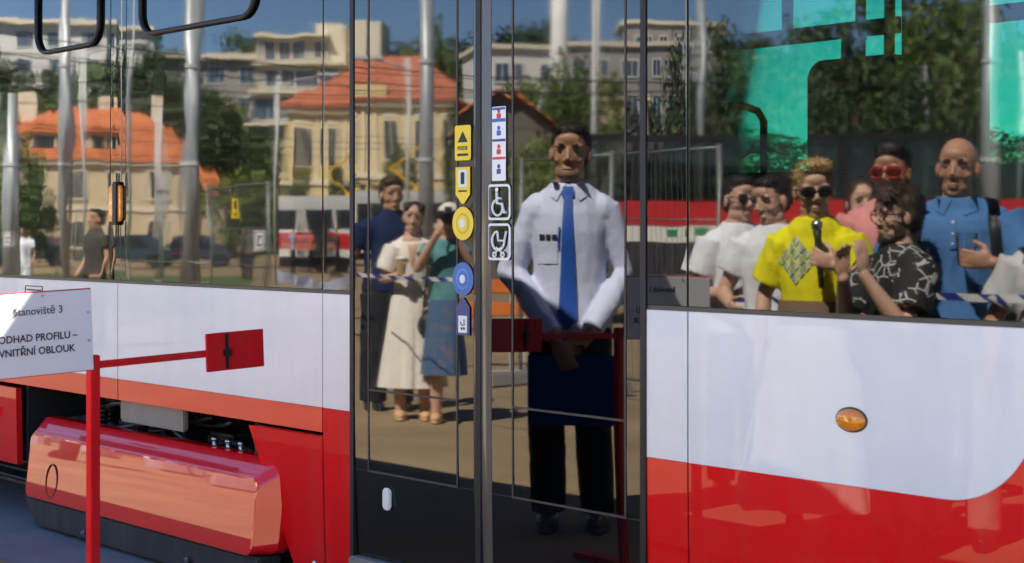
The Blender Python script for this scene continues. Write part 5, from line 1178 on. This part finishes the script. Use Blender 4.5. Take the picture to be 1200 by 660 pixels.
o = P.held('paper_cup', 'brown paper cup in the hand of the woman in white', 'cup', (-.085, .235, 1.27)); mb = MB(); mb.loft([(-.06, .030, .030, 0, 0), (.05, .040, .040, 0, 0)]); M['kraft'] = mat('kraft_paper', (.45, .30, .16), .8, var=.1); hold(o, mb, 'sleeve', 'kraft', False); mb = MB(); mb.loft([(.051, .043, .043, 0, 0), (.062, .043, .043, 0, 0), (.068, .036, .036, 0, 0)]); hold(o, mb, 'lid', 'st_white', False)
o = P.held('handbag', 'black round shoulder bag at the hip of the woman in white', 'bag', (.17, .16, .80)); mb = MB(); mb.ell((0, 0, 0), (.12, .05, .11)); hold(o, mb, 'pouch', 'rubber'); mb = MB(); mb.tube([(-.08, 0, .08), (-.05, -.10, .40), (-.10, -.16, .66)], .008, seg=8); hold(o, mb, 'strap', 'rubber')
K((.10, .27, .28), 'teal_top'); M['floral'] = print_mat('blue_floral_skirt', (.06, .12, .23), (.16, .14, .16), 16); M['scarf'] = print_mat('patterned_scarf', (.72, .62, .58), (.03, .03, .03), 40)
P = Person('woman in teal top with black camera raised to her eye', 527, 4.1, 1.64, face=2, w=.9, skin='fair', head=(0, -6, 0), sexw=1.1)
P.arm('L', (-.25, .10, 1.27), (-.085, .25, 1.545), (.35, .2, .8), (.6, 0, .8), 40); P.arm('R', (.27, .06, 1.27), (.095, .20, 1.58), (-.45, .3, .8), (-.6, .5, .2), 50); P.body().hair([((0, -.01, 1.745), (.082, .098, .070)), ((0, -.06, 1.69), (.072, .055, .06))], 'scarf', .004)
P.top('teal_top', .98, .5, .016, 1.48).skirt('floral', .42, 1.02, .215, .160, 9, .026).shoes('sandal')
o = P.held('camera', 'black camera with a wide lens held by the woman in teal', 'camera', (0.0, .165, 1.675)); mb = MB(); mb.box((-.07, -.035, -.045), (.07, .03, .045)); mb.box((-.025, -.03, .045), (.025, .025, .075)); hold(o, mb, 'camera_body', 'rubber', False); mb = MB(); mb.tube([(-.005, .03, -.005), (-.005, .11, -.005), (-.005, .15, -.005)], [.038, .040, .047], seg=20); hold(o, mb, 'lens_barrel', 'rubber'); mb = MB(); mb.ell((-.005, .15, -.005), (.036, .006, .036)); hold(o, mb, 'lens_glass', 'lens')
# -- woman in yellow
K((.78, .72, .015), 'yellow_tee'); M['linen_skirt'] = mat('pale_linen', (.66, .62, .56), .85, var=.07, bump=.006, bscale=14); K((.20, .13, .085), 'brown_waist'); K((.30, .35, .26), 'sage_print'); K((.55, .62, .42), 'pale_print')
P = Person('woman in bright yellow T-shirt speaking into a microphone', 955, 2.28, 1.755, face=8, w=.84, skin='fair', head=(-14, -8, -3), sexw=1.05)
P.arm('R', (.245, .04, 1.19), (.125, .235, 1.315), (-.85, .12, .35), (-.05, -1, .1), 62); P.arm('L', (-.235, -.04, 1.18), (-.25, .03, .93))
P.body().hair([((0, -.022, 1.738), (.080, .094, .074)), ((.01, .028, 1.792), (.062, .058, .024)), ((.05, -.035, 1.70), (.030, .05, .04)), ((-.05, -.035, 1.70), (.030, .05, .04)), ((0, -.08, 1.69), (.055, .035, .05))], 'hair_blond', .012, 30).shades('lens', 'rubber', 1.12)
P.top('yellow_tee', 1.125, .80, .022, 1.505, 'tee', .03, wr=.008).skirt('linen_skirt', .18, 1.06, .36, .172, 15, .016).shoes('sandal')
P.skirt('brown_waist', 1.03, 1.15, .180, .160, 5, .0, 'waistband')
tri = []; c_ = (-.045, 1.335); e_ = .030
quads1, quads2 = [], []
for i in range(-2, 2):
    for j in range(-2, 2):
        x, z = c_[0] + (i + j) * e_ * .75, c_[1] + (i - j) * e_ * .95
        (quads1 if (i + j) % 2 else quads2).append([(x - e_ * .62, z), (x, z + e_ * .8), (x, z - e_ * .8)]); (quads2 if (i + j) % 2 else quads1).append([(x + e_ * .62, z), (x, z + e_ * .8), (x, z - e_ * .8)])
P.patch('shirt_print', 'sage_print', quads1, .006); P.patch('shirt_print', 'pale_print', quads2, .0055)
mc = Vector((.062, .262, 1.36)); o = P.held('microphone', 'black hand microphone at the mouth of the woman in yellow', 'microphone', (.045, .212, 1.375)); ax = Vector((-.10, -.22, 1.0)).normalized()
mb = MB(); mb.tube([ax * -.16, ax * .06, ax * .09], [.013, .017, .021], seg=16); hold(o, mb, 'handle', 'rubber'); mb = MB(); mb.ell(ax * .115, (.027, .027, .030)); hold(o, mb, 'mesh_head', 'steel')
# -- man filming and his neighbour
K((.72, .74, .78), 'white_tee'); M['rubber2'] = M['rubber']
P = Person('man in white T-shirt and sunglasses filming with a phone, far left of the crowd', 866, 3.05, 1.74, face=-10, w=.9, skin='fair', head=(-22, -4, 0))
P.arm('R', (.24, .05, 1.12), (.13, .27, 1.29), (.05, .1, .95), (-.9, .1, 0), 45); P.arm('L', (-.24, 0, 1.15), (-.08, .26, 1.14), (.8, .3, .5)); P.body().short_hair('hair_dark', 0, .004).shades('lens', 'rubber', 1.1).top('white_tee', .92, .7, .02, 1.5, 'tee', .04).trousers('dark_trousers').shoes()
o = P.held('phone', 'black phone held up by the man in sunglasses', 'phone', (.10, .305, 1.40)); mb = MB(); mb.box((-.012, -.037, -.075), (.0, .037, .075)); mb2 = hold(o, mb, 'phone_case', 'rubber', False)
P = Person('person with cropped dark hair and white T-shirt looking down', 908, 2.85, 1.73, face=18, w=.98, skin='fair', head=(24, -12, 0))
P.arm('R', (.27, -.02, 1.17), (.22, .14, 1.0)); P.arm('L', (-.28, 0, 1.16), (-.16, .22, 1.1)); P.body().eyes().short_hair('hair_dark', -.003, .003).top('white_tee', .92, .6, .02, 1.5, 'tee').trousers('navy_cloth').shoes()
# -- man in pink, woman behind
K((.68, .28, .27), 'pink_tee')
P = Person('man in pink T-shirt with red-tinted sunglasses', 1044, 3.25, 1.87, face=6, w=1.05, skin='olive', head=(8, -2, 0))
P.arm('R', (.30, -.03, 1.18), (.26, .1, .95)); P.arm('L', (-.30, -.03, 1.18), (-.26, .1, .95)); P.body().short_hair('hair_dark', .012, .007).shades('lens_red', 'st_red', 1.15).top('pink_tee', .90, .62, .022, 1.5, 'tee').trousers('dark_trousers').shoes()
P = Person('woman with brown hair half hidden behind the man in pink', 1010, 3.8, 1.72, face=-5, w=.9, skin='fair', head=(-6, -3, 0))
P.arm('R', (.25, -.03, 1.18), (.22, .1, .95)); P.arm('L', (-.25, -.03, 1.18), (-.22, .1, .95)); P.body().eyes('hair_brown').hair([((0, -.03, 1.728), (.082, .09, .08)), ((0, -.075, 1.66), (.07, .045, .10)), ((.06, -.02, 1.68), (.025, .04, .07)), ((-.06, -.02, 1.68), (.025, .04, .07))], 'hair_brown', .006).top('floral', .9, .55).trousers('dark_trousers').shoes()
# -- man in black print shirt
M['black_print'] = print_mat('black_print_shirt', (.012, .012, .014), (.45, .45, .43), 20)
P = Person('bearded man in glasses and black printed shirt, hand raised', 1052, 2.26, 1.63, face=50, w=.95, skin='fair', head=(8, -4, 0))
P.arm('R', (.22, .15, 1.13), (.12, .30, 1.38), (-.05, .05, 1), (-.9, .1, 0), 12); P.arm('L', (-.24, .11, 1.14), (-.02, .30, 1.36), (.05, .1, 1), (.9, .1, 0), 14)
P.body().eyes('hair_brown').hair([((0, -.03, 1.735), (.084, .095, .082)), ((0, .03, 1.788), (.070, .066, .034)), ((.03, .07, 1.765), (.042, .026, .022)), ((.056, -.03, 1.69), (.028, .052, .05)), ((-.056, -.03, 1.69), (.028, .052, .05)), ((0, -.08, 1.67), (.06, .04, .06))], 'hair_brown', .009, 26).shades('lens', 'rubber', 1.0, True)
mb = MB(); mb.ell(P.hd((0, .052, 1.590)), (.056 * P.k, .050 * P.k, .036 * P.k), P.rot); mb.ell(P.hd((0, .090, 1.640)), (.032 * P.k, .010 * P.k, .008 * P.k), P.rot)
for sx in (-1, 1): mb.ell(P.hd((sx * .054, .022, 1.625)), (.013 * P.k, .030 * P.k, .042 * P.k), P.rot)
fuse(mb, 'beard', M['hair_brown'], P.root, .007, 1, .6, wrinkle=.004, wfreq=(40, 40, 30))
P.top('black_print', .90, .75, .022, 1.5, 'shirt', .05).trousers('dark_trousers').shoes()
# -- bald man in blue polo
K((.075, .19, .42), 'blue_polo'); M['cup_clear'] = glass_mat('clear_plastic', 0.03, (.93, .95, .96), 0.0003, 30); K((.5, .45, .35), 'sand_trousers')
P = Person('bald man in blue polo shirt with black rucksack straps', 1122, 2.68, 1.86, face=6, w=1.14, skin='tan', head=(4, -3, 2))
P.arm('R', (.325, .06, 1.19), (.165, .28, 1.255), (-.9, .12, .15), (0, -1, .1), 50); P.arm('L', (-.32, -.02, 1.17), (-.32, .05, .91)); P.body().eyes('hair_brown').top('blue_polo', .90, .72, .020, 1.5, 'polo_shirt', .05, wr=.006).trousers('sand_trousers').shoes()
for sx in (-1, 1): P.patch('collar', 'blue_polo', [[(sx * .008, 1.515), (sx * .078, 1.532), (sx * .085, 1.468), (sx * .045, 1.448)]], .007)
for sx in (-1, 1): P.patch('rucksack_strap', 'rubber', [[(sx * .115, 1.525), (sx * .172, 1.51), (sx * .215, 1.18), (sx * .160, 1.16)]], .012)
mb = MB(); mb.ell(P.q((0, -.235, 1.25)), (.19, .11, .27)); fuse(mb, 'rucksack', M['rubber'], P.root, .014, 1, .6)
P.patch('placket', 'blue_polo', [[(-.014, 1.45), (.014, 1.45), (.014, 1.31), (-.014, 1.31)]], .006)
for zb_ in (1.42, 1.37, 1.33): P.patch('button', 'st_white', [[(-.004, zb_ + .004), (.004, zb_ + .004), (.004, zb_ - .004), (-.004, zb_ - .004)]], .009)
P.patch('emblem', 'st_white', [[(-.11, 1.315), (-.095, 1.315), (-.10, 1.29), (-.112, 1.29)]], .006)
o = P.held('plastic_cup', 'clear plastic cup held by the bald man', 'cup', (.060, .236, 1.29)); mb = MB(); mb.tube([(0, 0, -.05), (0, 0, .02), (0, 0, .085)], [.031, .037, .043], seg=28, cap=False); mb.tube([(.043 * math.cos(t / 24 * 6.2832), .043 * math.sin(t / 24 * 6.2832), .085) for t in range(25)], .002, seg=6); hold(o, mb, 'cup_wall', 'cup_clear', True)
# -- grey shirt at the right edge
K((.55, .55, .57), 'grey_tee')
P = Person('person in pale grey T-shirt with a strap, cut off by the right edge', 1246, 2.62, 1.64, face=14, w=1.15, skin='tan', head=(10, 0, 0))
P.arm('R', (.30, -.02, 1.17), (.27, .1, .95)); P.arm('L', (-.315, .0, 1.16), (-.30, .10, .92)); P.body().eyes('hair_brown').short_hair('hair_brown', .005).top('grey_tee', .90, .72, .022, 1.5, 'tee', .05).trousers('sand_trousers').shoes()
P.patch('bag_strap', 'rubber', [[(-.16, 1.49), (-.12, 1.50), (-.06, 1.25), (-.10, 1.25)]], .010)
# -- people farther off
K((.06, .055, .05), 'dark_jacket'); K((.55, .12, .1), 'red_vest'); K((.30, .33, .42), 'blue_grey_shirt')
for px, D, hh, top_, tro, lab, fc in ((112, 21, 1.76, 'dark_jacket', 'dark_trousers', 'blurred person in dark jacket before the pole', 60), (28, 34, 1.62, 'white_tee', 'white_tee', 'person in white clothes at the far left', 20), (290, 56, 1.74, 'dark_jacket', 'dark_trousers', 'person in dark clothes behind the mesh fence', 30), (346, 62, 1.78, 'blue_grey_shirt', 'dark_trousers', 'person in blue-grey shirt beside the old tram', 10), (362, 66, 1.72, 'red_vest', 'navy_cloth', 'person in red top by the old tram door', 0), (394, 60, 1.70, 'dark_jacket', 'dark_trousers', 'person in dark top before the old tram side', -30)):
    P = Person(lab, px, None, hh, face=fc, fine=False, D=D); P.arm('R', (.27, -.03, 1.17), (.23, .10, .95)); P.arm('L', (-.27, -.03, 1.17), (-.23, .10, .95)); P.body().short_hair('hair_dark', 0, 0).top(top_).trousers(tro).shoes()

# ================================================================== BARRIER TAPE
def tape_mat():
    m, nt, b = new_mat('blue_white_tape'); N = nt.nodes; L = nt.links; b.inputs['Roughness'].default_value = .4
    at = N.new('ShaderNodeAttribute'); at.attribute_name = 'run'; at.attribute_type = 'GEOMETRY'
    mo = N.new('ShaderNodeMath'); mo.operation = 'FRACT'; L.new(at.outputs['Fac'], mo.inputs[0]); lt = N.new('ShaderNodeMath'); lt.operation = 'LESS_THAN'; lt.inputs[1].default_value = .5; L.new(mo.outputs[0], lt.inputs[0])
    r = N.new('ShaderNodeMix'); r.data_type = 'RGBA'; r.inputs[6].default_value = (.78, .78, .78, 1); r.inputs[7].default_value = (.03, .05, .28, 1); L.new(lt.outputs[0], r.inputs[0]); L.new(r.outputs[2], b.inputs['Base Color']); return m
M['tape'] = tape_mat()
def tape(pts, label, wid=.07, sag=.01):
    P3 = []
    for px, py, a in pts: p, D = mir(px, a=a); P3.append(p + UZ * mz(py, D))
    path = []
    for i in range(len(P3) - 1):
        n = 30
        for k in range(n): t = k / n; path.append(P3[i].lerp(P3[i + 1], t) - UZ * (sag * math.sin(math.pi * t)))
    path.append(P3[-1]); vs = []; run = []; s = 0
    for i, p in enumerate(path):
        if i: s += (p - path[i - 1]).length
        tw = .3 * math.sin(s * 2.1); d = Vector((0, math.sin(tw), math.cos(tw))) * wid * .5; vs += [p - d, p + d]; run += [s / .20 + .12, s / .20 - .12]
    mb = MB(); mb.add(vs, [(2 * i, 2 * i + 2, 2 * i + 3, 2 * i + 1) for i in range(len(path) - 1)]); o = mb.build('barrier_tape', M['tape'], rel=False, smooth=True)
    at = o.data.attributes.new('run', 'FLOAT', 'POINT'); at.data.foreach_set('value', run); return tag(o, label, 'tape')
tape([(1225, 352, 2.45), (985, 338, 2.45)], 'blue and white tape across the bald man at waist height', .034)
tape([(985, 345, 2.75), (842, 352, 2.75)], 'blue and white tape behind the woman in yellow', .03)
tape([(545, 328, 3.45), (425, 322, 3.5)], 'blue and white tape in front of the couple', .03)
tape([(420, 318, 9.0), (385, 332, 10), (325, 316, 13)], 'slack blue and white tape before the old tram', .16)
bpy.data.scenes.remove(TMP)
